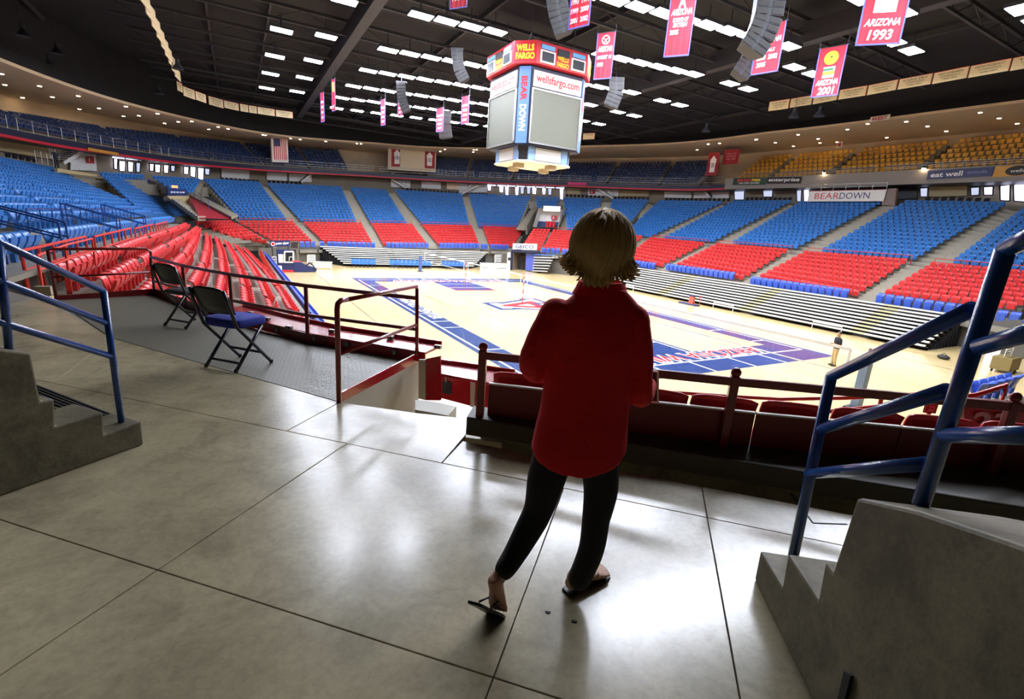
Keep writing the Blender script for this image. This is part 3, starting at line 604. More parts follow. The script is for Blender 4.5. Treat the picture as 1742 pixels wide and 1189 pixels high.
def staircase(pt, pb, d, label, w=1.3):
    A, i = RH(*pt, d); B, i2 = RH(*pb, d); n, t = RF(i); o = thing('concourse_staircase', label, 'stairs', B); N = 9
    g = MB(); g.bar(A - ZX * .15, B - ZX * .15, .1, .3); g.build('stringer', M_WHITE, o)
    for k in range(N):
        P = B + (A - B) * ((k + .5) / N); g = MB(); g.box(P - n * w / 2, (.17, w / 2, .03), t, n); g.build('step', M_DK2, o)
    for h in (.5, .95): g = MB(); g.bar(A + ZX * h, B + ZX * h, .05, .05); g.build('handrail', M_STEEL, o)
    g = MB()
    for k in range(5): P = B + (A - B) * k / 4; g.bar(P, P + ZX * .95, .04, .04)
    g.build('baluster_run', M_STEEL, o)
staircase((152, 247), (108, 275), 3.2, 'grey concourse stairs at the left beside the standing man'); staircase((531, 294), (512, 309), 3.2, 'white edged stairs right of the flag')
staircase((666, 303), (690, 318), 3.2, 'white edged stairs left of the jersey wall doors'); staircase((815, 313), (785, 329), 3.2, 'stairs on the white wall left of the far doors'); staircase((1016, 319), (1043, 336), 3.2, 'stairs on the white wall above the blond head'); staircase((1192, 314), (1207, 334), 3.2, 'stairs below the right jersey banner')
# tan kerb and rail with the man standing behind it
q = onring([(98, 286), (165, 297), (165, 301), (98, 293)], -.4); g = MB(); slab(g, q, .3); struct('trim_tan_kerb', g, M_TAN)
def railing(name, label, P, h, m, posts, rails=(1.0, .5), r=.025, cat='railing'):
    o = thing(name, label, cat, P[0])
    for f in rails: g = MB(); g.tube([p + ZX * h * f for p in P], r, 6); g.build('rail', m, o)
    for k in range(posts):
        t = k / (posts - 1) * (len(P) - 1); a = min(int(t), len(P) - 2); p = P[a] + (P[a + 1] - P[a]) * (t - a); g = MB(); g.tube([p, p + ZX * h], r, 6); g.build('post', m, o)
    return o
railing('landing_railing', 'short grey rail on the landing beside the standing man', [RH(62, 278, -.6)[0], RH(92, 284, -.6)[0]], 1.1, M_STEEL, 4, (1., .66, .33))
UPR = [(14, 28.5, 'at the left edge'), (28.9, 35.5, 'above the left doors'), (35.9, 43.0, 'left of the flag'), (43.4, 50.6, 'under the jersey wall'), (51, 58.5, 'left of the scoreboard'), (58.9, 66.6, 'behind the scoreboard'), (67, 75.2, 'above the blond head'), (76.4, 84, 'before the yellow seats'), (84.4, 93, 'before the nearest yellow seats')]
for a, b, t in UPR:
    P = [RP(a + (b - a) * k / 8, 1.0, ZFAS(a + (b - a) * k / 8) + (.75 if a < 75 else 1.5)) for k in range(9)]
    railing('balcony_railing', 'thin grey balcony railing %s' % t, P, 1.05 if a < 75 else .6, M_STEEL, 12, (1., .66, .33))
# red and blue rails between red and blue seats
for key, t in (('f1', 'left of the television'), ('f2', 'under the flag'), ('f3', 'above the bleacher middle aisle'), ('f4', 'under the jersey wall'), ('f5', 'left of the corner tunnel'), ('g2', 'right of the corner tunnel'), ('r1', 'right of the blond head'), ('r2', 'left of the press box'), ('r3', 'below the press box'), ('r4', 'behind the near blue post')):
    A, B = RB[key][-1]; f = unit(np.array([(B - A)[1], -(B - A)[0], 0])); P = [A - f * .5 - ZX * SH, B - f * .5 - ZX * SH]
    railing('guard_rail', 'thin scarlet rail above the top red row %s' % t, P, .95, M_ORAIL, 5, (1.,), .03)
for k in range(4):
    A, B = LB[k][-1]; P = [A + BX * -.45 - ZX * SH, B + BX * -.45 - ZX * SH]
    railing('guard_rail', 'scarlet rail along the cross aisle, %s piece from the platform' % ordn(k), P, .95, M_ORAIL, 6, (1., .55), .035)
for k, (u, dz) in enumerate(((14.62, 0), (13.98, 0), (7.12, 0), (6.48, 0), (.42, 0), (-.22, 0))):
    P = [W3(u, -23.3, -.05), W3(u, -24.95, .3)]; o = thing('aisle_handrail', 'blue pipe handrail at the left blue stand, %s from the near end' % ordn(k), 'railing', P[0])
    for h in (.95, .55): g = MB(); g.tube([P[0] + ZX * h, P[1] + ZX * (h + .1)], .025, 6); g.build('rail', M_BRAIL, o)
    for p, h in ((P[0], .95), (P[1], 1.05)): g = MB(); g.tube([p, p + ZX * h], .025, 6); g.build('post', M_BRAIL, o)
for b_ in range(4):
    A, B = LBL[b_][1]; P = [A + BX * .55 - ZX * SH, B + BX * .55 - ZX * SH]; railing('row_rail', 'blue pipe rail before the second blue row, %s piece from the left edge' % ordn(b_), P, .8, M_BRAIL, 6, (1., .5), .02)

# ------------------------------------------------------------------ signs and banners
def board(name, label, cat, c, d, m, th=.08, plane=None, group=None):
    """A sign board from its pixel corners TL, TR, BR, BL on ring d (or another plane); returns (thing, centre, X, Y, width, height)."""
    q = [plane(*p) for p in c] if plane else onring(c, d)
    X = q[1] - q[0]; X[2] = 0; w_ = np.linalg.norm((q[1] - q[0])); X = unit(q[1] - q[0]); Y = ZX
    N = unit(np.cross(X, Y)); h = ((q[0][2] - q[3][2]) + (q[1][2] - q[2][2])) / 2; ctr = sum(q) / 4
    o = thing(name, label, cat, ctr - Y * h / 2, group); g = MB(); q2 = [ctr + X * a * w_ / 2 + Y * b * h / 2 for a, b in ((-1, 1), (1, 1), (1, -1), (-1, -1))]
    g.hexa([p - N * th for p in q2], q2); g.build('board', m, o); return o, ctr, X, Y, w_, h
def at(B, fx, fy): return B[1] + B[2] * B[4] * fx / 2 + B[3] * B[5] * fy / 2
def rect(name, B, x0, x1, y0, y1, m, off=.006, th=.004):
    N = np.cross(B[2], B[3]); q = [at(B, x0, y1), at(B, x1, y1), at(B, x1, y0), at(B, x0, y0)]; g = MB(); g.hexa([p + N * .001 for p in q], [p + N * (off + th) for p in q]); return g.build(name, m, B[0])
B = board('press_box_sign', 'white sign reading BEARDOWN on the press box', 'sign', [(1377, 325), (1508, 322), (1503, 344), (1373, 341)], -.8, M_WHITE, .6)
text('lettering', 'BEAR', at(B, -.47, 0), B[2], B[3], B[4] * .34, B[5] * .56, M_REDINK, B[0], off=.012); text('lettering', 'DOWN', at(B, .26, 0), B[2], B[3], B[4] * .38, B[5] * .56, M_INK, B[0], off=.012)
rect('red_edge', B, -1, 1, .93, 1, M_REDINK)
P = onring([(1377, 325), (1508, 322)], -.8); railing('press_box_railing', 'grey rail on top of the BEARDOWN press box', P, .7, M_STEEL, 7, (1., .5))
g = MB(); q = onring([(1502, 322), (1525, 320), (1522, 350), (1500, 349)], -.6); slab(g, q, .4); struct('trim_press_box_end', g, mat('press_box_end', (128, 112, 104), .6))
B = board('balcony_sign', 'dark blue balcony sign reading eat well', 'sign', [(1577.6, 291), (1690, 283.5), (1689, 300.5), (1577.6, 304)], .8, M_NAVYP); text('lettering', 'eat well', at(B, -.38, 0), B[2], B[3], B[4] * .5, B[5] * .58, M_WINK, B[0], off=.012, bold=.02)
text('lettering', 'latitude', at(B, .55, .1), B[2], B[3], B[4] * .28, B[5] * .34, mat('pale_ink', (140, 150, 196), .5), B[0], off=.012)
B = board('balcony_sign', 'gold balcony sign with a black oval at the right edge', 'sign', [(1691, 283.5), (1775, 278), (1775, 298), (1690, 300.5)], .8, mat('gold_sign', (206, 150, 50), .5)); N = np.cross(B[2], B[3]); g = MB(); g.disc(B[1] + N * .012, B[4] * .26, 24, B[2], B[3], B[5] * .46); g.build('oval', M_BINK, B[0])
text('lettering', 'wells', at(B, 0, 0), B[2], B[3], B[4] * .3, B[5] * .3, M_WINK, B[0], off=.02)
B = board('balcony_sign', 'green balcony sign reading BRAKEmax car care centers', 'sign', [(1247, 303), (1303.5, 301.6), (1303.5, 314), (1246.5, 315)], .8, mat('dark_green_sign', (24, 60, 44), .5)); text('lettering', 'BRAKE', at(B, -.3, .3), B[2], B[3], B[4] * .42, B[5] * .4, M_REDINK, B[0], off=.012, bold=.03); text('lettering', 'max', at(B, .42, .3), B[2], B[3], B[4] * .26, B[5] * .34, M_YINK, B[0], off=.012, bold=.02)
text('lettering', 'CAR CARE CENTERS', at(B, 0, -.5), B[2], B[3], B[4] * .62, B[5] * .22, M_WINK, B[0], off=.012)
B = board('balcony_sign', 'black balcony sign reading enterprise', 'sign', [(1304.5, 301.5), (1363, 300.5), (1363, 311), (1305, 313.5)], .8, M_BINK); text('lettering', 'enterprise', at(B, 0, 0), B[2], B[3], B[4] * .9, B[5] * .62, M_WINK, B[0], off=.012, shear=.15, bold=.02)
B = board('hanging_sign', 'small white sign reading WEST under the black ceiling', 'sign', [(1482, 199), (1516, 194), (1512, 203), (1478, 208)], -3.3, M_WHITE, .05); text('lettering', 'WEST', at(B, 0, 0), B[2], B[3], B[4] * .8, B[5] * .7, M_REDINK, B[0], off=.01, shear=.2, bold=.03)
B = board('balcony_poster', 'orange poster on the balcony front left of the left doors', 'sign', [(150, 251), (202, 260), (202, 265), (150, 256)], .7, mat('orange_poster', (190, 130, 40), .6))
B = board('balcony_poster', 'magenta poster on the balcony front right of the far doors', 'sign', [(966, 310), (998, 311), (998, 315), (966, 314)], .7, mat('magenta_poster', (206, 40, 120), .6))
for c, t in (([(147, 266), (160, 267), (160, 278), (147, 277)], 'at the left stairs'), ([(1003, 323), (1012.5, 323.5), (1012.5, 330), (1003, 329.5)], 'at the stairs above the blond head')):
    B = board('section_plate', 'red section plate on the white wall %s' % t, 'sign', c, 4.0, mat('plate_red', (176, 40, 46), .5), .05); text('lettering', 'T', at(B, -.3, 0), B[2], B[3], B[4] * .3, B[5] * .5, M_WINK, B[0], off=.01, bold=.04)
B = board('section_plate', 'small white and red plate above the yellow seats', 'sign', [(1424, 242), (1433, 241), (1432, 251), (1423, 252)], 6.0, M_WHITE, .05); rect('red_panel', B, -.6, .6, -.5, .6, M_REDINK)
for x, y, t in ((1402, 292, 'above the car rental sign'), (1572, 284, 'left of the eat well sign')):
    P = RH(x, y, .7)[0]; o = thing('spotlight', 'small bright spotlight on the balcony edge %s' % t, 'light', P); g = MB(); g.tube([P + ZX * .1, P - ZX * .12], [.12, .2], 10); g.build('housing', M_SPK, o); g = MB(); g.ball(P - ZX * .14, .15, 10, 8); g.build('lens', M_DOWN, o); g = MB(); g.bar(P + ZX * .1, P + ZX * .1 + unit(P - CP) * .6 - ZX * .2, .05, .05); g.build('bracket', M_DK2, o)
# jersey wall and jerseys
q = onring([(660, 246), (742, 252), (741, 293), (660, 288)], 1.8); g = MB(); slab(g, q, 1.2); jw = struct('wall_jersey', g, mat('jersey_wall', (216, 202, 172), .6))
def jersey(c, d, num, label):
    B = board('jersey_banner', label, 'banner', c, d, mat('maroon_banner', (148, 28, 44), .6), .06); w = lambda x, y: at(B, x, y) + np.cross(B[2], B[3]) * .012
    g = MB(); g.poly(w(-.25, .55), w(-.12, .72), w(0, .62), w(.12, .72), w(.25, .55), w(.55, .38), w(.5, -.02), w(.42, .1), w(.46, -.72), w(-.46, -.72), w(-.42, .1), w(-.5, -.02), w(-.55, .38)); g.build('jersey_shape', M_WINK, B[0])
    if num: text('lettering', num, at(B, 0, -.1), B[2], B[3], B[4] * .26, B[5] * .18, M_INK, B[0], off=.02, bold=.03)
jersey([(666, 249), (685, 250), (684.5, 284), (666, 283)], 1.6, '10', 'maroon banner with white jersey number 10, left of the dark board'); jersey([(721.5, 254), (740, 255), (739.5, 287), (722, 286)], 1.6, '22', 'maroon banner with white jersey number 22, right of the dark board'); jersey([(1205, 260), (1224, 259), (1220, 298), (1202, 299)], .2, '25', 'maroon jersey banner at the right with a white border')
B = board('blank_video_board', 'dark blank panel between the two jersey banners', 'sign', [(691, 247), (718, 249), (718, 260), (691, 258)], 1.7, M_NAVYD)
B = board('maroon_banner', 'maroon square banner right of the right jersey banner', 'banner', [(1231, 255), (1258, 253), (1256, 278), (1229, 280)], 1.2, mat('maroon_banner', (148, 28, 44), .6))
for k in range(3): text('lettering', ['PAC-10', 'CHAMPIONS', '1986 1988'][k], at(B, 0, .4 - .35 * k), B[2], B[3], B[4] * .6, B[5] * .1, mat('pink_ink', (220, 150, 160), .6), B[0], off=.01)
B = board('flag_board', 'white board carrying the vertical American flag', 'sign', [(462, 229), (490, 231), (489, 277), (463, 275)], .6, M_WHITE, .5)
B = board('american_flag', 'American flag hanging vertically on a white board', 'flag', [(466, 235), (487, 236), (487, 272), (466, 271)], .5, M_WINK, .03)
for k in range(7): rect('stripe', B, -1 + k * 4 / 13, -1 + k * 4 / 13 + 2 / 13, -1, 1, M_REDINK)
rect('canton', B, -1, .08, .25, 1, M_INK, .014)
# cream honour plaques round the roof
NAMES = ['KATIE MATUSIK', 'KAREN WILSON', 'GYMNASTICS', 'MONICA BISORDI', 'MANDI LILJENQUIST', 'KARA FRY', 'HEIDI HORNBEEK', 'KRISTIN MCDERMOTT', 'TENNI']
def plaque(c, plane, label, lines):
    B = board('honour_plaque', label, 'plaque', c, 0, M_CREAM, .04, plane, 'cream plaques round the roof')
    for k, s_ in enumerate(lines): text('lettering', s_, at(B, 0, .5 - .5 * k), B[2], B[3], B[4] * (.74, .56, .42)[k], B[5] * (.17, .13, .12)[k], M_BINK, B[0], off=.012)
    rect('red_edge', B, -1, 1, .94, 1, M_REDINK, .012); rect('red_edge', B, .97, 1, -1, 1, M_REDINK, .012); return B
X_ = [103, 240, 388, 553, 737, 935, 1157, 1390, 1660, 1960]; YT = [428, 408, 384, 352, 322, 283, 243, 198, 147, 90]; YB = [488, 466, 441, 413, 383, 348, 310, 272, 224, 178]
fx = lambda x: 1280 + .2652 * x; fy = lambda y: 60 + .2652 * y
for k in range(9): plaque([(fx(X_[k] + 4), fy(YT[k])), (fx(X_[k + 1] - 4), fy(YT[k + 1])), (fx(X_[k + 1] - 6), fy(YB[k + 1])), (fx(X_[k] + 2), fy(YB[k]))], lambda x, y: PV(x, y, 24), 'cream gymnastics plaque, %s from the left in the right row' % ordn(k), [NAMES[k], 'GYMNASTICS', '1990-1994'])
f0 = lambda x, y: (x * .3444, y * .3444)
for k, (x0, x1, a, b, hh) in enumerate(((875, 902, 400, 414, 44), (906, 963, 425, 447, 46), (967, 1018, 449, 468, 42), (1031, 1104, 473, 494, 42), (1107, 1180, 495, 512, 36), (1187, 1226, 512, 519, 36), (1230, 1269, 520, 526, 35), (1273, 1358, 527, 540, 34), (1363, 1447, 542, 553, 32))):
    plaque([f0(x0, a), f0(x1, b), f0(x1, b + hh), f0(x0, a + hh)], (lambda x, y: PU(x, y, -33.5)) if k > 2 else (lambda x, y: NP(x, y, -.8, -.6, 38)), 'cream plaque, %s from the left in the curved left row' % ordn(k), ['TRACK', 'NCAA', '1990'])
for k in range(9):
    a, b = W3(-4.2 - 2.28 * k, -22.8, 12.4), W3(-6.3 - 2.28 * k, -22.8, 12.4); o = thing('honour_plaque', 'cream plaque seen edge on, %s down the slanted left strip' % ordn(k), 'plaque', a, 'cream plaques round the roof'); g = MB(); g.bar(a + ZX * .35 - BX * .12, b + ZX * .35 + BX * .12, .05, .8); g.build('board', M_CREAM, o)
for c, t in (([(820, 226), (836, 228), (836, 235), (820, 234)], 'behind the red banner left of the scoreboard'), ([(983, 228), (989, 228), (989, 238), (983, 238)], 'just right of the scoreboard'), ([(992, 227), (1012, 226), (1011, 236), (992, 238)], 'second right of the scoreboard')): plaque(c, lambda x, y: NP(x, y, -.578, .817, 33), 'small cream plaque %s' % t, ['TENNIS', '', ''])
# championship banners
def banner(c, label, lines, emblem=None, z=12.8):
    TL, TR = U(*c[0], z), U(*c[1], z); X = unit(TR - TL); w_ = np.linalg.norm(TR - TL); h = ((z - HT(*c[3], TL)) + (z - HT(*c[2], TR))) / 2; N = np.cross(X, ZX)
    o = thing('championship_banner', label, 'banner', (TL + TR) / 2 - ZX * h, 'championship banners'); ctr = (TL + TR) / 2 - ZX * h / 2; B = (o, ctr, X, ZX, w_, h)
    g = MB(); n = 13; fr, bk = [], []
    for r_ in range(7):
        for k in range(n):
            p = TL + X * w_ * k / (n - 1) - ZX * h * r_ / 6 + N * .018 * math.sin(k * 2.1) * r_ / 6; fr.append(p + N * .008); bk.append(p - N * .008)
    fs = []
    for r_ in range(6):
        for k in range(n - 1):
            a = r_ * n + k; fs += [(a, a + n, a + n + 1, a + 1), (a + 7 * n, a + 1 + 7 * n, a + n + 1 + 7 * n, a + n + 7 * n)]
    g.add(fr + bk, fs); g.build('cloth', M_BAN, o)
    for x0, x1, y0, y1 in ((-1, -.93, -1, 1), (.93, 1, -1, 1), (-1, 1, -1, -.95)): rect('blue_hem', B, x0, x1, y0, y1, M_BANB, .03)
    g = MB(); g.tube([TL - X * .08, TR + X * .08], .03, 8); g.tube([TL, TL + ZX * 2.2], .012, 5); g.tube([TR, TR + ZX * 2.2], .012, 5); g.build('hanging_pole', M_DK2, o)
    for s_, x, y, fw_, fh, sh, m in lines: text('lettering', s_, at(B, x, y), X, ZX, w_ * fw_, h * fh, m or M_WINK, o, shear=sh, off=.034, bold=.03)
    return B
B = banner([(1477, -30), (1556, -36), (1531, 67), (1460, 86)], 'red banner reading ARIZONA 1993', [('ARIZONA', 0, -.28, .8, .12, .3, None), ('1993', .02, -.68, .56, .17, .15, None)]); rect('emblem_panel', B, -.5, .5, .02, .72, M_WINK, .032); rect('emblem_stripe', B, -.4, .4, .45, .6, mat('pink_ink', (220, 150, 160), .6), .04); rect('emblem_stripe', B, -.4, .4, .2, .35, mat('pink_ink', (220, 150, 160), .6), .04)
B = banner([(1395, 83), (1443, 75), (1424, 160), (1379, 169)], 'red banner with palm sun emblem reading ARIZONA 2001', [('ARIZONA', 0, -.42, .8, .12, .3, None), ('2001', .05, -.76, .6, .16, .1, None)])
N = np.cross(B[2], B[3]); g = MB(); g.disc(at(B, 0, .55) + N * .036, B[4] * .26, 20, B[2], B[3]); g.build('emblem_sun', M_YINK, B[0]); rect('emblem_panel', B, -.42, .42, -.24, .2, M_WINK, .034); rect('emblem_hill', B, -.42, .42, -.12, .02, M_YINK, .04); rect('emblem_grass', B, -.42, .3, .04, .14, mat('green_ink', (40, 110, 70), .6), .04)
g = MB(); c_ = at(B, 0, .55) + N * .044
for k in range(7): a = math.pi * (k / 6); g.poly(c_ - B[2] * .03, c_ + B[2] * B[4] * .2 * math.cos(a) + B[3] * B[4] * .2 * math.sin(a), c_ + B[2] * .03)
g.build('emblem_palm', mat('green_ink', (40, 110, 70), .6), B[0])
banner([(1291, 45), (1339, 34), (1327, 119), (1278, 131)], 'red banner half behind the big speakers reading QUARTER FINALS', [('ARIZONA', 0, .35, .84, .11, .3, None), ('QUARTER', 0, .1, .6, .07, .2, None), ('FINALS', 0, -.06, .5, .07, .2, None), ('2000  2002', 0, -.34, .75, .1, .1, None), ('2005', -.35, -.62, .34, .1, .1, None)])
B = banner([(1142, -10), (1187, -16), (1175, 89), (1128, 104)], 'red banner reading ROUND OF SIXTEEN 2005', [('A', 0, .72, .3, .22, 0, None), ('ARIZONA', 0, .4, .8, .1, .3, None), ('ROUND OF', 0, .16, .6, .07, .2, None), ('SIXTEEN', 0, 0, .55, .07, .2, None), ('2005', -.4, -.22, .34, .08, .1, None)])
B = banner([(1017, 57), (1048, 53), (1042, 131), (1009, 139)], 'red banner reading SWEET 16 1998', [('ARIZONA', 0, .3, .82, .12, .3, None), ('SWEET 16', 0, -.05, .8, .08, .2, None), ('1998', -.4, -.36, .34, .09, .1, None)]); g = MB(); N = np.cross(B[2], B[3]); c_ = at(B, 0, .68) + N * .035
g.tube([c_ + B[2] * B[4] * .2 * math.cos(a) + B[3] * B[4] * .2 * math.sin(a) for a in np.linspace(0, 2 * math.pi, 20)], .03, 5, False)
for a in (.5, 2.6, 4.2, 5.2): g.bar(c_, c_ + (B[2] * math.cos(a) + B[3] * math.sin(a)) * B[4] * .2, .05, .03)
g.build('emblem_ball', M_WINK, B[0])
banner([(974, -40), (1011, -52), (1006, 38), (967, 57)], 'red banner listing six years from 1993 to 2002', [('SOUTHWEST', 0, .3, .6, .07, .2, None), ('1993  1994', 0, .0, .84, .1, .1, None), ('1999  2000', 0, -.34, .84, .1, .1, None), ('2001  2002', 0, -.7, .84, .1, .1, None)])
banner([(767, -50), (797, -56), (795, 6), (766, 23)], 'red banner cut off by the top edge reading 1974', [('ARIZONA', 0, .1, .8, .1, .3, None), ('1974', 0, -.5, .7, .12, .1, None)])
for c, t in (([(545, 158), (551, 156), (550, 206), (545, 209)], 'narrow edge-on red banner farthest to the left'), ([(648, 170), (655.5, 168), (655, 212), (648, 215)], 'small far red banner under the third light row'), ([(677, 157), (685, 155), (685, 196), (677, 199)], 'small far red banner behind a curved speaker'), ([(743, 185), (755, 182), (751, 222), (743, 226)], 'small far red banner left of the squat grey speaker'), ([(786, 165), (799, 162), (797, 209), (785, 213)], 'small far red banner left of the scoreboard'), ([(834, 192), (846, 190), (844, 232), (835, 235)], 'small far red banner touching the scoreboard')):
    banner(c, t, [('ARIZONA', 0, .35, .8, .08, .2, None), ('1988', 0, .0, .6, .1, .1, None), ('1994', 0, -.35, .6, .1, .1, None), ('1997', 0, -.7, .6, .1, .1, None)])
B = banner([(564, 135), (570, 133), (569, 188), (564, 190)], 'narrow red banner with a yellow emblem at the left girder', [('2001', 0, -.7, .6, .1, .1, None)]); rect('emblem_sun', B, -.5, .5, .2, .8, M_YINK, .034)
# ------------------------------------------------------------------ hanging line arrays
def array(path, wpx, label, n, z=12.9, face=1):
    T0 = U(*path[0], z); pts = [PY(x, y, T0[1]) for x, y in path]; w_ = wpx / FPX * T0[1] / math.cos(.25); o = thing('line_array_speaker', label, 'speaker', pts[-1])
    seg = [0.]
    for a, b in zip(pts, pts[1:]): seg.append(seg[-1] + np.linalg.norm(b - a))
    ip = lambda s_: np.array([np.interp(s_, seg, [p[k] for p in pts]) for k in range(3)]); L = seg[-1]
    for k in range(n):
        a, b = ip(L * k / n), ip(L * (k + .96) / n); d = unit(b - a); X = unit(np.cross(d, (0, 1, 0))) * face; Yv = np.cross(d, X); c_ = (a + b) / 2; hl = np.linalg.norm(b - a) / 2
        g = MB(); g.hexa([c_ + X * sx * w_ / 2 + Yv * w_ * .35 + d * sd * hl for sx, sd in ((-1, -1), (1, -1), (1, 1), (-1, 1))], [c_ + X * sx * w_ / 2 * .7 - Yv * w_ * .35 + d * sd * hl * .9 for sx, sd in ((-1, -1), (1, -1), (1, 1), (-1, 1))]); cb = g.build('speaker_cabinet', M_SPK, o)
        g = MB()
        for sx in (-.26, .26): g.box(c_ + X * w_ * sx + Yv * w_ * .36, (w_ * .19, hl * .74, .012), X, d, Yv)
        g.build('grille', M_BINK, cb)
    g = MB(); g.box(pts[0] + ZX * .06, (w_ * .55, .12, .05)); g.tube([pts[0] + ZX * .1, pts[0] + ZX * 3.0], .02, 6); g.build('rigging_frame', M_DK2, o)
array([(1309, -45), (1306, 0), (1300, 35), (1289, 65), (1272, 90)], 40, 'big dark curved speaker column left of the quarter finals banner', 11)
array([(1279, 90), (1269, 110), (1254, 131)], 27, 'pale lower speaker column under the big dark column', 5, 12.2)
array([(944, -40), (945, -5), (950, 28), (960, 60)], 30, 'curved speaker column left of the six years banner', 10)
array([(778, 85), (779, 104), (783, 122), (791, 139)], 17, 'curved speaker column above the scoreboard left end', 9); array([(683, 141), (684, 160), (687, 176), (693, 190)], 14, 'curved speaker column among the middle light rows', 9)
array([(758, 190), (757, 214), (760, 236)], 20, 'squat pale speaker column before the far black wall', 6); array([(1048, 134), (1047, 158), (1037, 183)], 22, 'pale curved speaker column right of the scoreboard', 7)
# ------------------------------------------------------------------ centre-hung scoreboard
SBO = thing('center_scoreboard', 'four sided hanging scoreboard with grey video screens and red crown', 'scoreboard', W3(0, 0, 6.0))
SC = W3(0, .15, 0)
def octo(mb, half, cham, z0, z1, half1=None, cham1=None):
    def ringpts(h, c, z): return [SC + AX * a + BX * b + ZX * z for a, b in ((h, -h + c), (h, h - c), (h - c, h), (-h + c, h), (-h, h - c), (-h, -h + c), (-h + c, -h), (h - c, -h))]
    mb.loft([ringpts(half, cham, z0), ringpts(half1 or half, cham1 or cham, z1)])
SB = dict(b0=6.05, b1=7.0, m1=11.15, a1=11.75, c0=11.55, c1=13.05)
g = MB(); octo(g, 2.62, .62, 7.0, 11.75); g.build('main_body', M_NAVYD, SBO)
g = MB(); octo(g, 2.0, .5, 6.1, 7.0, 2.15, .5); g.build('lower_body', M_DK2, SBO)
g = MB(); octo(g, 2.2, .45, 6.0, 6.1); g.build('bottom_plate', mat('scoreboard_pale_plate', (226, 214, 190), .5), SBO)
g = MB(); octo(g, 3.05, 1.05, 11.75, 13.05); g.build('crown', mat('scoreboard_red', (204, 40, 52), .4), SBO)
M_SCR = mat('grey_video_screen', (104, 106, 92), .5, noise=.04, nscale=8); M_AD = mat('white_ad_panel', (200, 194, 186), .5); M_SCUR = mat('pale_blue_drape', (132, 164, 206), .7)
for k, (nn, tt) in enumerate(((AX, BX), (-BX, AX), (-AX, -BX), (BX, -AX))):   # face normal, direction to the right
    if nn @ (CP - SC) < -5: pass
    fc = SC + nn * 2.62; hw = 1.9
    g = MB(); g.box(fc + nn * .05 + ZX * 8.74, (hw, .06, 1.58), tt, nn); scr = g.build('video_screen', M_SCR, SBO)
    g = MB()
    for s_ in (-1, 1): g.box(fc + nn * .06 + tt * s_ * (hw + .05) + ZX * 8.74, (.05, .1, 1.68), tt, nn); g.box(fc + nn * .06 + ZX * (8.74 + s_ * 1.63), (hw + .1, .1, .05), tt, nn)
    g.build('screen_bezel', M_STEEL, scr)
    g = MB(); g.box(fc + nn * .05 + ZX * 10.98, (hw, .06, .48), tt, nn); ad = g.build('ad_panel', M_AD, SBO)
    text('lettering', 'wellsfargo.com', fc + nn * .12 + ZX * 10.98, tt, ZX, 3.4, .62, M_REDINK, ad, off=.004, bold=.015)
    fl = SC + nn * 2.06
    g = MB(); g.box(fl + nn * .06 + ZX * 6.55, (1.05, .06, .4), tt, nn); g.build('lower_panel', mat('pale_lower_panel', (206, 206, 204), .5), SBO)
    for s_ in (-1, 1): g = MB(); g.box(fl + nn * .05 + tt * s_ * 1.35 + ZX * 6.55, (.26, .06, .44), tt, nn); g.build('drape', M_SCUR, SBO)
    fr = SC + nn * 3.05
    for s_ in (-1, 1):
        g = MB(); g.box(fr + nn * .04 + tt * s_ * 1.2 + ZX * 12.2, (.56, .06, .36), tt, nn); w_ = g.build('crown_window', M_WHITE, SBO); g = MB(); g.box(fr + nn * .08 + tt * s_ * 1.2 + ZX * 12.2, (.44, .05, .26), tt, nn); g.build('window_screen', M_SPK, w_)
        g = MB(); g.box(fr + nn * .04 + tt * s_ * 1.2 + ZX * 12.75, (.5, .05, .12), tt, nn); g.build('blue_strip', mat('blue_strip', (110, 176, 230), .4), SBO)
    g = MB(); g.box(fr + nn * .04 + ZX * 12.65, (.45, .05, .2), tt, nn); g.build('grey_strip', M_SPK, SBO)
    text('lettering', 'WELLS\nFARGO', fr + nn * .03 + ZX * 12.15, tt, ZX, .95, .66, M_YINK, SBO, off=.03, bold=.04)
    dn = unit(nn - tt); dt = unit(nn + tt)                     # the chamfer to the left of this face
    ce = SC + (nn - tt) * 2.31; cr = SC + (nn - tt) * 2.525
    g = MB(); g.box(ce + dn * .04 + ZX * 9.35, (.38, .05, 2.3), dt, dn); dr = g.build('corner_banner', mat('corner_banner_blue', (92, 130, 190), .6), SBO)
    text('lettering', 'BEAR', ce + dn * .09 + ZX * 10.35, -ZX, dt, 1.45, .42, M_REDINK, dr, off=.012, bold=.04); text('lettering', 'DOWN', ce + dn * .09 + ZX * 8.6, -ZX, dt, 1.6, .46, M_WINK, dr, off=.012, bold=.04)
    text('lettering', 'WELLS\nFARGO', cr + dn * .0 + ZX * 12.4, dt, ZX, 1.25, .85, M_YINK, SBO, off=.03, bold=.05)
    g = MB(); p = SC + (nn - tt) * 1.7 + ZX * 13.05
    g.tube([p - dt * .3, p + ZX * .9], .03, 6); g.tube([p + dt * .3, p + ZX * .9], .03, 6); g.tube([p + ZX * .9, p + ZX * 2.4], .03, 6); g.build('hoist_cable', M_STEEL, SBO)
    g = MB(); g.box(SC + nn * 1.5 + tt * .7 + ZX * 5.85, (.3, .3, .15), tt, nn); g.build('under_speaker', mat('khaki_speaker', (164, 150, 124), .6), SBO)
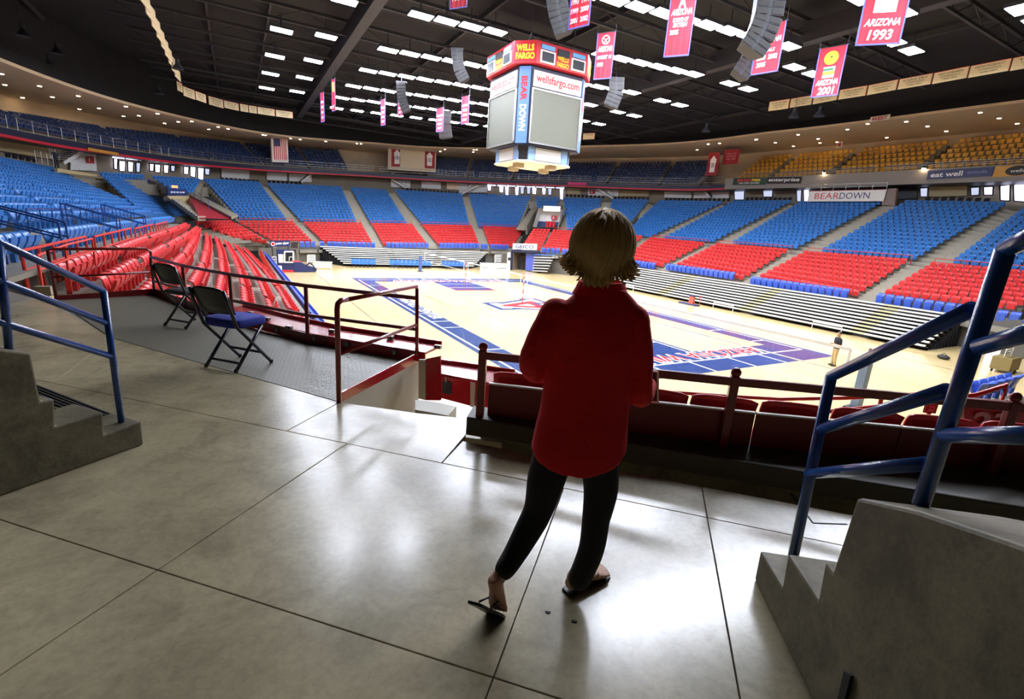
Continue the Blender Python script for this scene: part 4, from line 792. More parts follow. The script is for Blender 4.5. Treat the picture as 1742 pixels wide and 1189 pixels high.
# ------------------------------------------------------------------ around the court
NAVYW = [(19.5, 22.75), (-15, 22.75), (-33.0, 14), (-33.0, -15), (-31, -17.1), (19.5, -16.95)]
g = MB()
for k, ((a, b), (c_, d_)) in enumerate(zip(NAVYW, NAVYW[1:])):
    z1 = [-2.35, -2.3, -2.25, -2.6, -3.4][k]; g.poly(W3(a, b, ZC), W3(c_, d_, ZC), W3(c_, d_, z1), W3(a, b, z1))
g.poly(W3(19.5, 22.75, ZC), W3(44, 21, ZC), W3(44, 21, -1.9), W3(19.5, 22.75, -1.9))
struct('wall_court', g, mat('court_wall_dark', (92, 88, 80), .7, noise=.2, nscale=1))
g = MB(); g.poly(W3(19.5, 22.75, -2.15), W3(-15, 22.75, -2.15), W3(-15, 24, -2.15), W3(19.5, 24, -2.15)); struct('trim_side_walkway', g, M_TER)
# side bleacher
def bleacher(label, secs, rows, base, step, axis):
    """secs: plank spans per row as function(row) -> list of (a, b); base(row) -> (offset, z)."""
    o = thing('bleacher', label, 'bleacher', axis(secs(0)[0][0], base(0)[0], ZC)); fr = MB(); dk = MB()
    for k in range(rows):
        off, z = base(k)
        for a, b in secs(k):
            L, Rr = axis(a, off, z), axis(b, off, z); g = MB(); g.bar(L, Rr, .17, .10); g.build('plank', M_ALU, o)
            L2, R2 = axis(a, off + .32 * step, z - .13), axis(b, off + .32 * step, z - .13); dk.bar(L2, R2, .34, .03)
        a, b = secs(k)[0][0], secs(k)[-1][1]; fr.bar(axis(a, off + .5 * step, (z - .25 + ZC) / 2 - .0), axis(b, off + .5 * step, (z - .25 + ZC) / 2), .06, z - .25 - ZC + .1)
    fr.build('understructure', mat('bleacher_dark_steel', (12, 13, 22), .8), o); dk.build('foot_boards', mat('bleacher_footboard', (12, 13, 24), .7), o); return o  # near-black frame and foot boards behind the planks
SECS = lambda k: [(-13.5, -3.0), (-1.9, 6.4), (7.5, 15.2), (16.2, 19.6)]
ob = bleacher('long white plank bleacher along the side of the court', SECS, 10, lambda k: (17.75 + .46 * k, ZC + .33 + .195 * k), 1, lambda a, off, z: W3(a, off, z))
for n_, u in enumerate((-2.45, 6.95, 15.7)):
    for k in range(10): g = MB(); g.box(W3(u, 17.75 + .46 * k, ZC + .33 + .195 * k), (.52, .085, .05), AX, BX); g.build('aisle_step', mat('tan_bleacher_step', (206, 196, 150), .6), ob)
for u0 in (-8, 4.2, 12.9): g = MB(); g.tube([W3(u0, 17.3, ZC), W3(u0, 17.3, ZC + .55), W3(u0 + 2, 17.3, ZC + .55), W3(u0 + 2, 17.3, ZC)], .03, 6); g.build('front_rail', M_WHITE, ob)
def fsec(k):
    t = k / 8; xl, yl = 584 + (545 - 584) * t, 455 + (423 - 455) * t; xr, yr = 806 + (829 - 806) * t, 449 + (427 - 449) * t; u = -27.9 - .55 * k
    va, vb = UV(PU(xl, yl, u))[1], UV(PU(xr, yr, u))[1]; c1, c2 = va + (vb - va) * .37, va + (vb - va) * .68; return [(va, c1 - .45), (c1 + .45, c2 - .45), (c2 + .45, vb)]
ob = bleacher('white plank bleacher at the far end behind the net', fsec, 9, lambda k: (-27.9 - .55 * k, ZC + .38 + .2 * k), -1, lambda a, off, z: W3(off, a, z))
for q in (0, 1):
    for k in range(9): s_ = fsec(k); v = (s_[q][1] + s_[q + 1][0]) / 2; g = MB(); g.box(W3(-27.9 - .55 * k, v, ZC + .38 + .2 * k), (.09, .42, .05), AX, BX); g.build('aisle_step', mat('pale_step', (200, 194, 176), .6), ob)
# light blue chairs before the far bleacher
def sidechair(P, f, label, m, group):
    o = thing('courtside_chair', label, 'chair', P, group); x = np.array([f[1], -f[0], 0]); g = MB(); g.box(P + ZX * .46, (.21, .22, .05), x, f); g.build('seat', m, o); g = MB(); g.box(P + ZX * .74 - f * .22, (.22, .035, .26), x, f); g.build('backrest', m, o)
    g = MB()
    for a in (-.2, .2): g.bar(P + x * a - f * .2, P + x * a + f * .16 + ZX * .44, .03, .03); g.bar(P + x * a + f * .2, P + x * a - f * .16 + ZX * .44, .03, .03)
    g.build('leg_frame', M_DK2, o)
for x0, x1, n, t in ((598, 640, 6, 'left'), (663, 734, 10, 'middle'), (752, 792, 6, 'right')):
    a, b = PU(x0, 455, -26.9), PU(x1, 453, -26.9); a[2] = b[2] = ZC
    for k in range(n): sidechair(a + (b - a) * ((k + .5) / n), AX, 'light blue padded chair, %s in the %s group before the far bleacher' % (ordn(k), t), M_LBLUE, 'light blue chairs at the far end')
# corner tunnel with its sign, door and small folded bleacher
dg = unit(AX * .578 - BX * .817); dr = np.cross(-dg, ZX)     # towards the court; to the right seen from the court
QT = 27.3
g = MB(); q = [NP(x, y, -.578, .817, QT) for x, y in ((871, 427), (918, 429), (916, 461.5), (870, 459.5))]
for p in q[2:]: p[2] = ZC
bk = [p - dg * 3.0 for p in q]
g.poly(*bk); g.poly(q[0], q[1], bk[1], bk[0]); g.poly(q[0], q[3], bk[3], bk[0]); g.poly(q[1], q[2], bk[2], bk[1]); struct('trim_tunnel', g, mat('tunnel_wall', (126, 112, 100), .6, noise=.1, nscale=2))
g = MB()
for a, b in ((q[0], q[1]), (q[0], q[3]), (q[1], q[2])): g.bar(a, b, .25, .3)
struct('trim_tunnel_frame', g, M_NAVYD)
d_ = sgroup('door_20', q[2]); g = MB(); qq = [NP(x, y, -.578, .817, QT + .4) for x, y in ((895, 431), (917, 432), (915, 461), (894, 460))]; slab(g, qq, .08); g.build('door_leaf', mat('blue_door', (74, 88, 168), .5), d_); g = MB(); g.ball(qq[3] * .85 + qq[2] * .15 + ZX * .9, .06); g.build('handle', M_STEEL, d_)
tr = thing('stair_rail', 'dark stair rail inside the corner tunnel', 'railing', q[3]); g = MB()
for k in range(3): g.bar(q[3] - dg * 2 + dr * (.3 + .5 * k), q[3] - dg * 2 + dr * (.3 + .5 * k) + ZX * (.9 + .5 * k), .12, .12)
g.build('post', M_DK2, tr); g = MB(); g.bar(q[3] - dg * 2 + dr * .1 + ZX * .8, q[3] - dg * 2 + dr * 2 + ZX * 2.4, .1, .1); g.build('rail', M_DK2, tr)
B = board('tunnel_sign', 'white sign reading GEICO over the corner tunnel', 'sign', [(872.5, 414), (913.5, 415), (912.5, 425), (872, 424)], 0, M_WHITE, .15, lambda x, y: NP(x, y, -.578, .817, 28.0)); text('lettering', 'GEICO', at(B, 0, 0), B[2], B[3], B[4] * .76, B[5] * .62, M_INK, B[0], off=.012, bold=.02)
q = [NP(x, y, -.578, .817, 27.2) for x, y in ((863, 430), (871, 428), (870, 460), (862, 458))]; o = thing('white_column', 'white column with a round dark fitting left of the corner tunnel', 'column', q[3]); g = MB(); slab(g, q, .5); g.build('body', M_WHITE, o); c_ = (q[0] + q[1] + q[2] + q[3]) / 4 + dg * .03 + ZX * .3; g = MB(); g.tube([c_, c_ + dg * .1], .22, 14); g.build('clock_face', M_BINK, o)
o = thing('folded_bleacher', 'small stacked bleacher right of the corner tunnel', 'bleacher', NP(925, 463, -.578, .817, 26.6))
for k in range(7):
    y = 461 - 4.6 * k; a, b = NP(906 + .6 * k, y - .5, -.578, .817, 26.6 + .12 * k), NP(931 + 2.2 * k, y + .5, -.578, .817, 26.6 + .12 * k); g = MB(); g.bar(a, b, .34, .09); g.build('plank', M_ALU if k < 6 else M_LBLUE, o)
g = MB(); a, b = NP(909, 447, -.578, .817, 27.2), NP(938, 448, -.578, .817, 27.2); g.bar(a, b, .3, 2.0); g.build('frame', M_DK2, o)
def ubox(name, label, cat, x0, x1, yt, yb, m, dep=.5, parent=None, zb=ZC, bevel=0.):
    """A box standing on the court, front face along the far end, from its pixel edges."""
    A = U(x0, yb, zb); u = UV(A)[0]; Bq = PU(x1, yb, u); w_ = np.linalg.norm((Bq - A)[:2]); h = HT(x0, yt, A) - zb; c_ = A + BX * w_ / 2 - AX * dep / 2
    g = MB(); g.box(c_ + ZX * h / 2, (w_ / 2, dep / 2, h / 2), BX, AX)
    if parent is None: o = thing(name, label, cat, c_); g.build('body', m, o, bevel=bevel); return o, c_, w_, h
    return g.build(name, m, parent), c_, w_, h
o, c_, w_, h = ubox('scorer_table', 'long white table left of the corner tunnel', 'table', 819, 862, 448, 459, M_WHITE); g = MB(); g.box(c_ + ZX * (h + .02), (w_ / 2 + .05, .35, .03), BX, AX); g.build('table_top', M_WHITE, o); g = MB(); g.box(c_ + ZX * h * .3 + AX * .26, (w_ / 2 - .1, .01, .03), BX, AX); g.build('front_stripe', M_SPK, o)
o, c_, w_, h = ubox('scorer_table', 'long white table beside the stowed basketball hoop', 'table', 533, 565, 446, 460, M_WHITE); g = MB(); g.box(c_ + ZX * (h + .02), (w_ / 2 + .05, .35, .03), BX, AX); g.build('table_top', M_WHITE, o); g = MB(); g.box(c_ + ZX * h * .22 + AX * .26, (w_ / 2 - .1, .01, .1), BX, AX); g.build('front_panel', M_TAN, o)
def lattice(x0, x1, yt, yb, u, label):
    q = [PU(x0, yt, u), PU(x1, yt, u), PU(x1, yb, u), PU(x0, yb, u)]; o = thing('white_rack', label, 'rack', q[3]); g = MB()
    for k in range(5): g.bar(q[0] + (q[3] - q[0]) * k / 4, q[1] + (q[2] - q[1]) * k / 4, .04, .12)
    g.build('slat_rail', M_WHITE, o); g = MB()
    for a, b in ((0, 3), (1, 2)): g.bar(np.array([q[a][0], q[a][1], q[a][2]]), np.array([q[b][0], q[b][1], ZC]), .07, .07)
    g.build('post', M_WHITE, o)
lattice(842, 857, 434, 445, -31.5, 'white slatted rack behind the long table by the tunnel'); lattice(523, 536, 434, 445, -30.5, 'white slatted rack behind the stowed hoop'); lattice(463, 470, 437, 455, -24, 'white rack left of the navy storage wall')
o, c_, w_, h = ubox('storage_wall', 'tall navy storage wall in the far left corner', 'wall unit', 473, 499, 425, 463, M_NAVYP, .8); g = MB(); g.box(c_ - BX * w_ * .22 + ZX * h * .62 + AX * .42, (.3, .02, .42), BX, AX); g.build('notice', M_WHITE, o); g = MB(); g.box(c_ + ZX * .12 + AX * .42, (w_ / 2, .02, .12), BX, AX); g.build('red_kick_stripe', M_REDINK, o)
o, c_, w_, h = ubox('cooler', 'white cooler with red base before the navy storage wall', 'cooler', 470.5, 479.5, 455, 466, M_REDINK, .5); g = MB(); g.box(c_ + ZX * (h - .12), (w_ / 2 + .03, .3, .25), BX, AX); g.build('lid', M_WHITE, o)
B = board('courtside_sign', 'dark blue sign with round red logo left of the television', 'sign', [(459, 410), (493, 408.5), (493, 419), (460, 420)], 0, M_NAVYP, .1, lambda x, y: PU(x, y, -26.5)); text('lettering', 'peter piper', at(B, .25, 0), B[2], B[3], B[4] * .66, B[5] * .5, M_WINK, B[0], off=.012, bold=.04); g = MB(); g.disc(at(B, -.7, 0) + np.cross(B[2], B[3]) * .012, B[5] * .36, 18, B[2], B[3]); g.build('logo_disc', M_WINK, B[0]); g = MB(); g.disc(at(B, -.7, 0) + np.cross(B[2], B[3]) * .02, B[5] * .25, 18, B[2], B[3]); g.build('logo_core', M_REDINK, B[0])
for f in (-.8, .8): p = at(B, f, -1); g = MB(); g.bar(p, np.array([p[0], p[1], ZC]), .08, .08); g.build('leg', M_DK2, B[0])
# stowed basketball hoop with the television
A = U(505, 463, ZC); hp = thing('stowed_basketball_hoop', 'folded portable basketball hoop with navy base in the far left corner', 'basketball hoop', A); uA = UV(A)[0]
W = lambda x, y, du=0: PU(x, y, uA + du)
g = MB(); pr_ = [W(497, 463), W(538, 462), W(539, 457), W(522, 452), W(512, 446), W(500, 446)]; g.prism(pr_, -AX * 1.3); g.build('base', M_NAVYP, hp)
g = MB(); g.tube([W(527, 447), W(533, 452), W(537, 460)], .06, 6); g.tube([W(520, 452), W(527, 447)], .06, 6); g.build('handle_bar', M_NAVYD, hp)
g = MB(); g.bar(W(503, 447, -.6), W(499, 428, -.6), .2, .2); g.bar(W(507, 447, -.6), W(506, 425, -.6), .2, .2); g.build('mast', M_STEEL, hp)
bb = [W(484, 428, .3), W(499, 428, .3), W(499, 446, .3), W(484, 446, .3)]; g = MB()
for k in range(4): g.bar(bb[k], bb[(k + 1) % 4], .08, .14)
for a, b in ((W(492, 437, .3), W(498, 437, .3)), (W(492, 437, .3), W(492, 443, .3))): g.bar(a, b, .05, .06)
fr = g.build('backboard_frame', M_WHITE, hp); g = MB(); slab(g, bb, .03); gl = bpy.data.materials.new('backboard_glass'); gl.use_nodes = True; gb = gl.node_tree.nodes['Principled BSDF']; gb.inputs['Transmission Weight'].default_value = 1; gb.inputs['Roughness'].default_value = .05; gb.inputs['Base Color'].default_value = rgb(150, 170, 190); g.build('backboard_glass', gl, hp)
c_ = W(504, 444.5, .9); g = MB(); g.tube([c_ + AX * .23 * math.cos(a) + BX * .4 * math.sin(a) for a in np.linspace(0, 2 * math.pi, 18)], .035, 6, False); g.build('rim', M_ORAIL, hp)
q = [W(494, 410.5, -.4), W(508, 410.5, -.4), W(508, 423.5, -.4), W(494, 423.5, -.4)]; o = thing('courtside_television', 'square screen in a pale frame above the stowed hoop', 'television', q[3]); g = MB(); slab(g, q, .25); g.build('frame', M_STEEL, o); g = MB(); m_ = sum(q) / 4; slab(g, [m_ + (p - m_) * .82 + AX * .02 for p in q], .02); g.build('screen', M_BINK, o); g = MB(); g.bar(m_ - AX * .2 - ZX * .5, np.array([m_[0], m_[1], ZC]) - AX * .2, .15, .15); g.build('stand_pole', M_DK2, o)
# volleyball posts and nets along the court's long axis
VN0 = .35; PO = [-23.4, -11.6, -.28, 11.6, 23.9]
for k, u in enumerate(PO):
    big = k in (0, 4); P = W3(u, VN0 if not big else (-.35 if k == 0 else .95), ZC)
    o = thing('net_post', ['padded blue net post at the far end', 'thin red and white net post nearer the far end', 'thin red and white net post at the court logo', 'thin net post behind the woman', 'padded grey blue net post near the front rail'][k], 'net post', P)
    if big:
        g = MB(); g.tube([P, P + ZX * 2.35], .045, 8); g.build('pole', M_STEEL, o); g = MB(); g.box(P + ZX * .92, (.16, .16, .88), AX, BX); g.build('pad', mat('post_pad', (70, 92, 150), .5) if k == 0 else mat('post_pad_grey', (120, 140, 170), .5), o, bevel=.04); g = MB(); g.box(P + ZX * .02, (.3, .3, .03), AX, BX); g.build('base_plate', M_DK2, o)
    else:
        g = MB(); g.tube([P, P + ZX * 2.1], .04, 8); g.build('pole', mat('post_scarlet', (226, 76, 40), .4), o)
        for h in (.55, 1.15, 1.7): g = MB(); g.tube([P + ZX * h, P + ZX * (h + .22)], .044, 8); g.build('white_band', M_WHITE, o)
for k in range(4):
    a, b = W3(PO[k] + .5, VN0 + (-.35 if k == 0 else 0), ZC), W3(PO[k + 1] - .5, VN0 + (.3 if k == 3 else 0), ZC); o = thing('volleyball_net', ['volleyball net at the far end of the row', 'volleyball net left of the court logo', 'volleyball net behind the woman', 'volleyball net nearest the front rail'][k], 'net', a)
    g = MB(); g.bar(a + ZX * 2.2, b + ZX * 2.2, .03, .11); g.build('top_tape', M_WHITE, o); g = MB(); g.bar(a + ZX * 1.32, b + ZX * 1.32, .02, .05); g.build('bottom_tape', M_WHITE, o)
    for p in (a, b): g = MB(); g.bar(p + ZX * 1.3, p + ZX * 2.24, .03, .08, AX); g.build('side_tape', M_WHITE, o)
    g = MB(); n = 60
    for q_ in range(n): p = a + (b - a) * q_ / n; g.bar(p + ZX * 1.33, p + ZX * 2.18, .003, .003, AX)
    for q_ in range(8): g.bar(a + ZX * (1.4 + .1 * q_), b + ZX * (1.4 + .1 * q_), .003, .003)
    tag(g.build('net_mesh', M_BINK, o), kind='stuff')
    g = MB(); g.tube([W3(PO[k], VN0, ZC + 2.2), a + ZX * 2.2], .012, 5); g.tube([b + ZX * 2.2, W3(PO[k + 1], VN0, ZC + 2.2)], .012, 5); g.build('cable', M_WHITE, o)
# rolling stand by the bleacher, bag, cart at the right end
P = U(1176, 519, ZC); o = thing('rolling_stand', 'small red and navy stand with flat base before the side bleacher', 'stand', P); g = MB(); g.box(P + ZX * .06 - AX * .3, (1.0, .3, .06), AX, BX); g.build('base', M_NAVYP, o, bevel=.03); g = MB(); g.box(P + ZX * .42 - BX * .02, (.24, .15, .4), AX, BX); g.build('upright', mat('stand_red', (180, 84, 70), .5), o, bevel=.03); g = MB(); g.tube([P + AX * .55 + BX * .4, P + AX * .5 + BX * .4 + ZX * .95, P + AX * .3 + BX * .4 + ZX * .95], .03, 6); g.build('handle', M_ORAIL, o); g = MB(); g.box(P + ZX * .84, (.26, .18, .04), AX, BX); g.build('top_cap', M_NAVYP, o)
P = U(1604, 611, ZC); o = thing('equipment_bag', 'black equipment bag on the court by the bleacher end', 'bag', P); g = MB(); g.ball(P + ZX * .13, (.32, .18, .14), 12, 8, AX, BX); g.build('body', M_BINK, o, smooth=True); g = MB(); g.tube([P + AX * -.2 + ZX * .2, P + ZX * .36, P + AX * .2 + ZX * .2], .02, 6); g.build('strap', M_SPK, o)
P = U(1706, 632, ZC); o = thing('wooden_cart', 'brown box cart with white rack on top at the right end of the court', 'cart', P); g = MB(); g.box(P + ZX * .5, (.7, .4, .34), BX, AX); g.build('box_body', mat('brown_cart', (128, 112, 66), .6, noise=.15), o, bevel=.02); g = MB()
for k in range(4): g.bar(P - BX * .55 + ZX * (.95 + .13 * k), P + BX * .55 + ZX * (.95 + .13 * k), .03, .05)
for s_ in (-.5, .5): g.bar(P + BX * s_ + ZX * .84, P + BX * s_ + ZX * 1.4, .03, .03)
g.build('rack', M_WHITE, o)
for sx, sy in ((-.6, -.3), (.6, -.3), (-.6, .3), (.6, .3)): g = MB(); c_ = P + BX * sx + AX * sy + ZX * .09; g.tube([c_ - AX * .03, c_ + AX * .03], .09, 12); g.build('wheel', M_BINK, o)
q0 = U(1672, 617, ZC); g = MB(); g.bar(q0 + ZX * .55, U(1695, 622, ZC) + ZX * .55, .1, 1.1); struct('trim_white_barrier', g, M_WHITE)
# two more bleacher rows and royal blue seats of the near end
for k in range(5):
    P = W3(27.0, 1.4 + .72 * k, -3.0); o = thing('royal_blue_seat', 'royal blue seat seen from behind, %s in the row at the right edge' % ordn(k), 'seat', P, 'royal blue seats below the right edge', YA + math.pi / 2)
    for part, mb in (('backrest', seat_back_mesh(True)), ('seat_pan', seat_pan_mesh(True))):
        c = bpy.data.objects.new(part, fixmesh(mb, part, M_NAVY, True)); COL.objects.link(c); c.parent = o; c.scale = (1.3, 1.3, 1.2)
g = MB(); g.hexa([W3(26.5, 1, ZC), W3(27.6, 1, ZC), W3(27.6, 4.8, ZC), W3(26.5, 4.8, ZC)], [W3(26.5, 1, -3.02), W3(27.6, 1, -3.02), W3(27.6, 4.8, -3.02), W3(26.5, 4.8, -3.02)]); struct('seating_terrace', g, M_TER)
# upper tunnel and side tunnel mouths
def mouth(c, dist, depth, mwall, name, plane=None):
    q = [plane(*p) for p in c]; n = unit(np.cross(q[1] - q[0], q[3] - q[0])); n = n if n @ (CP - q[0]) > 0 else -n; bk = [p - n * depth for p in q]; g = MB(); g.poly(*bk); g.poly(q[0], q[1], bk[1], bk[0]); g.poly(q[1], q[2], bk[2], bk[1]); g.poly(q[0], q[3], bk[3], bk[0]); g.poly(q[3], q[2], bk[2], bk[3]); struct(name, g, mwall); return q, n
pl = lambda x, y: RH(x, y, -9)[0]
q, n = mouth([(916, 354), (956, 356), (949, 388), (906, 386)], 0, 2.5, M_WHITE, 'wall_upper_tunnel', pl)
g = MB(); g.hexa([p - n * 2.4 for p in (q[3] + ZX * .1, q[2] + ZX * .1, q[2] + ZX * 1.0, q[3] + ZX * 1.0)], [p - n * 2.3 for p in (q[3] + ZX * .1, q[2] + ZX * .1, q[2] + ZX * 1.0, q[3] + ZX * 1.0)]); struct('trim_upper_tunnel_dado', g, M_NAVYP)
ta = lambda x, y: NP(x, y, -.578, .817, 37.4 + 6.5 * (387 - y) / 31)
def tunnelstairs(l0, l1, r0, r1):
    L, Rr = [], []
    for k in range(8):
        t = k / 7; a = ta(l0[0] + (l1[0] - l0[0]) * t, l0[1] + (l1[1] - l0[1]) * t); b = ta(r0[0] + (r1[0] - r0[0]) * t, r0[1] + (r1[1] - r0[1]) * t); b[2] = a[2]; L.append((a, a)); Rr.append((b, b))
    aisle(L, Rr, front=.3, sub=1)
tunnelstairs((881, 379), (905, 348), (896, 380), (915, 351)); tunnelstairs((952, 383), (964, 353), (964, 384), (978, 354))
for (a, b), m_ in ((((896, 386), (915, 353)), M_TER), (((950, 386), (962, 355)), M_TER)):
    A, B_ = ta(*a), ta(*b); g = MB(); g.bar(A - ZX * .5, B_ - ZX * .5, .25, 1.5); struct('wall_tunnel_parapet', g, m_)
B = board('tunnel_sign', 'blank white lit sign over the upper tunnel', 'sign', [(924.5, 350), (953, 351), (952.5, 360), (924.5, 359)], 0, emit('lit_sign_white', (240, 240, 236), 1.0), .12, lambda x, y: RH(x, y, -8.6)[0])
B = board('exit_plate', 'red plate on the white wall of the upper tunnel', 'sign', [(938, 366.5), (948, 367), (947.5, 374), (938, 373.5)], 0, mat('plate_red', (176, 40, 46), .5), .05, lambda x, y: RH(x, y, -7.0)[0]); text('lettering', 'A', at(B, -.3, 0), B[2], B[3], B[4] * .3, B[5] * .6, M_WINK, B[0], off=.01)
for k in range(3):
    p = RH(930.5 + 5.5 * k, 386.5, -8.2)[0]; o = thing('red_bin', 'red bin, %s of three at the upper tunnel mouth' % ordn(k), 'bin', p, 'red bins at the upper tunnel'); g = MB(); g.tube([p, p + ZX * .85], [.22, .26], 12); g.build('body', M_REDINK, o); g = MB(); g.tube([p + ZX * .85, p + ZX * .92], [.28, .2], 12); g.build('lid', M_ORAIL, o)
L, Rr = [], []
for k in range(12):
    t = k / 11; d = -12.3 + 8 * t; a = RH(330 - 45 * t, 364 - 32 * t, d)[0]; b = RH(344 - 44 * t, 366 - 33 * t, d)[0]; b[2] = a[2]; a = a + ZX * .5; b = b + ZX * .5; L.append((a, a)); Rr.append((b, b))
aisle(L, Rr, front=.3, sub=1)
for c, t in (([(191, 266), (374, 283), (374, 285), (191, 268.5)], 'over the left glass doors'), ([(828, 313.5), (961, 319), (961, 320.5), (828, 315.5)], 'over the far glass doors')):  # added glowing strips carry the brightness of the soffit above the doors
    n_ = 8; 
    for k in range(n_):
        f = lambda q0, q1, u_: (q0[0] + (q1[0] - q0[0]) * u_, q0[1] + (q1[1] - q0[1]) * u_); u0, u1 = (k + .08) / n_, (k + .92) / n_; q = onring([f(c[0], c[1], u0), f(c[0], c[1], u1), f(c[3], c[2], u1), f(c[3], c[2], u0)], 3.6); o = thing('soffit_glow_strip', 'glowing strip added for the lit soffit %s, %s from the left' % (t, ordn(k)), 'light', q[3], 'glowing soffit strips over the glass doors'); g = MB(); slab(g, q, .12); g.build('tube', emit('soffit_glow', (222, 218, 255), 2.5), o); g = MB(); g.bar(q[0] + ZX * .05, q[1] + ZX * .05, .16, .06); g.build('housing', M_WHITE, o)
# side tunnel at the far left: sloping red and tan walls
T = lambda x, y, d: RH(x, y, d)[0]
g = MB(); a, b, c_, d_ = T(322, 334, -4.5), T(330, 330, -4.5), T(405, 369, -12.5), T(394, 373, -13); g.hexa([a, b, c_, d_], [p + ZX * .25 for p in (a, b, c_, d_)]); struct('trim_tunnel_coping', g, M_TER)
g = MB(); g.poly(T(322, 334, -4.5), T(394, 373, -12.8), T(340, 371, -12.8), T(318, 345, -4.5)); struct('wall_side_tunnel', g, mat('tunnel_red', (150, 24, 44), .5))
g = MB(); g.poly(T(284, 333, -5), T(322, 334, -5), T(318, 350, -5), T(300, 349, -5)); struct('wall_side_tunnel_end', g, M_TAN)
B = board('tunnel_sign', 'navy sign over the side tunnel at the left', 'sign', [(285, 321), (318, 322), (318, 333), (285, 332)], 0, M_NAVYP, .15, lambda x, y: RH(x, y, -4.6)[0])
for k, (x0, x1) in enumerate(((-.7, -.45), (-.38, -.2), (-.12, .12), (.22, .4), (.46, .75))): rect('lettering', B, x0, x1, -.22, .22, mat('pale_ink2', (200, 206, 226), .5), .01)
P = T(297, 317.5, -4.4); o = thing('exit_lamp', 'small orange exit lamp above the navy tunnel sign', 'light', P); g = MB(); g.box(P, (.3, .08, .12), (1, 0, 0), (0, 1, 0)); g.build('lamp_box', emit('exit_glow', (255, 120, 70), 3), o); g = MB(); g.bar(P - ZX * .1, P - ZX * .45, .05, .05); g.build('bracket', M_DK2, o)
B = board('lit_doorway', 'small bright doorway under the navy tunnel sign', 'door', [(301, 336), (317, 337), (317, 346), (303, 346)], 0, emit('warm_door', (250, 226, 200), 1.2), .1, lambda x, y: RH(x, y, -4.9)[0])
railing('tunnel_railing', 'grey rail on the sloping side tunnel wall', [T(331, 338, -5.5), T(356, 357, -10)], 1.0, M_BRAIL, 3, (1., .5))

for k in range(7):
    u0 = 15.5 - 6.4 * k; P = [W3(u0, -17.02, -3.7), W3(u0 - 5.6, -17.02 - .03, -3.72)]
    railing('guard_rail', 'scarlet rail behind the royal blue sideline seats, %s piece from the near end' % ordn(k), P, 1.15, M_ORAIL, 5, (1., .5, .1), .035)
# ------------------------------------------------------------------ the concrete portal floor, slab by slab
E1 = unit((.964, -.265, 0)); E2 = np.array([-E1[1], E1[0], 0])
def ST(s_, t, z=0.): return E1 * s_ + E2 * t + ZX * z
M_DECK = bpy.data.materials.new('checker_plate')
def deck_material():
    m = M_DECK; m.use_nodes = True; nt = m.node_tree; b = nt.nodes['Principled BSDF']; b.inputs['Base Color'].default_value = rgb(112, 110, 104); b.inputs['Metallic'].default_value = .0; b.inputs['Roughness'].default_value = .42
    tc = nt.nodes.new('ShaderNodeTexCoord'); mp = nt.nodes.new('ShaderNodeMapping'); mp.inputs['Rotation'].default_value = (0, 0, .3); mp.inputs['Scale'].default_value = (22, 22, 22); nt.links.new(tc.outputs['Object'], mp.inputs['Vector'])
    ck = nt.nodes.new('ShaderNodeTexWave'); ck.wave_type = 'BANDS'; ck.inputs['Scale'].default_value = .5; ck.bands_direction = 'DIAGONAL'; nt.links.new(mp.outputs['Vector'], ck.inputs['Vector'])
    w2 = nt.nodes.new('ShaderNodeTexBrick'); w2.inputs['Scale'].default_value = 1; w2.inputs['Mortar Size'].default_value = .28; w2.inputs['Brick Width'].default_value = 1.2; w2.inputs['Row Height'].default_value = .8; nt.links.new(mp.outputs['Vector'], w2.inputs['Vector'])
    bp = nt.nodes.new('ShaderNodeBump'); bp.inputs['Strength'].default_value = .7; bp.inputs['Distance'].default_value = .004; nt.links.new(w2.outputs['Fac'], bp.inputs['Height']); nt.links.new(bp.outputs['Normal'], b.inputs['Normal'])
    mx = nt.nodes.new('ShaderNodeMix'); mx.data_type = 'RGBA'; mx.inputs[6].default_value = rgb(134, 128, 110); mx.inputs[7].default_value = rgb(104, 100, 86); nt.links.new(w2.outputs['Fac'], mx.inputs[0]); nt.links.new(mx.outputs[2], b.inputs['Base Color'])
deck_material()
floor = sgroup('floor_portal')
DK0 = U(578, 684, 0); DK1 = U(190, 575, 0); DK2 = U(263, 502, 0); DK3 = U(95, 511, 0); CUR0 = U(792, 740, 0)
g = MB(); g.prism([ST(-11, -7, -.06), ST(5, -7, -.06), ST(5, 3.12, -.06), ST(-1.2, 3.12, -.06), DK0 - ZX * .06, DK1 - ZX * .06, ST(-11, 4.2, -.06)], (0, 0, .045)); g.build('joint_bed', M_JOINT, floor)
JT = .003
def slabp(pts, gap=JT):
    c_ = sum(pts) / len(pts); n = len(pts); out = []
    for k in range(n):                                        # pull every corner in by the joint's half width
        p, a, b = pts[k], pts[k - 1], pts[(k + 1) % n]; out.append(p + (unit(a - p) + unit(b - p)) * gap)
    g = MB(); g.prism([p - ZX * .05 for p in out], (0, 0, .05)); g.build('slab', M_CONC, floor, bevel=.002)
JS = {0: [-8, -4.9, -1.94, -.36, .47, 2.4, 5], 1: [-8, -4.9, -1.94, -.36, .47, 2.4, 5]}
for r_, (t0, t1) in enumerate(((-7, -4.4), (-4.4, -1.6), (-1.6, 1.352), (1.352, 2.76))):
    S_ = [-8, -4.9, -1.94, -.36, .5, 2.4, 5] if r_ > 1 else [-8, -3.5, -.36, 2.4, 5]
    for a, b in zip(S_, S_[1:]): slabp([ST(a, t0), ST(b, t0), ST(b, t1), ST(a, t1)])
L6 = ST(-1.2, 2.76); EDG = U(712, 703, 0); EDG2 = U(797, 712, 0)
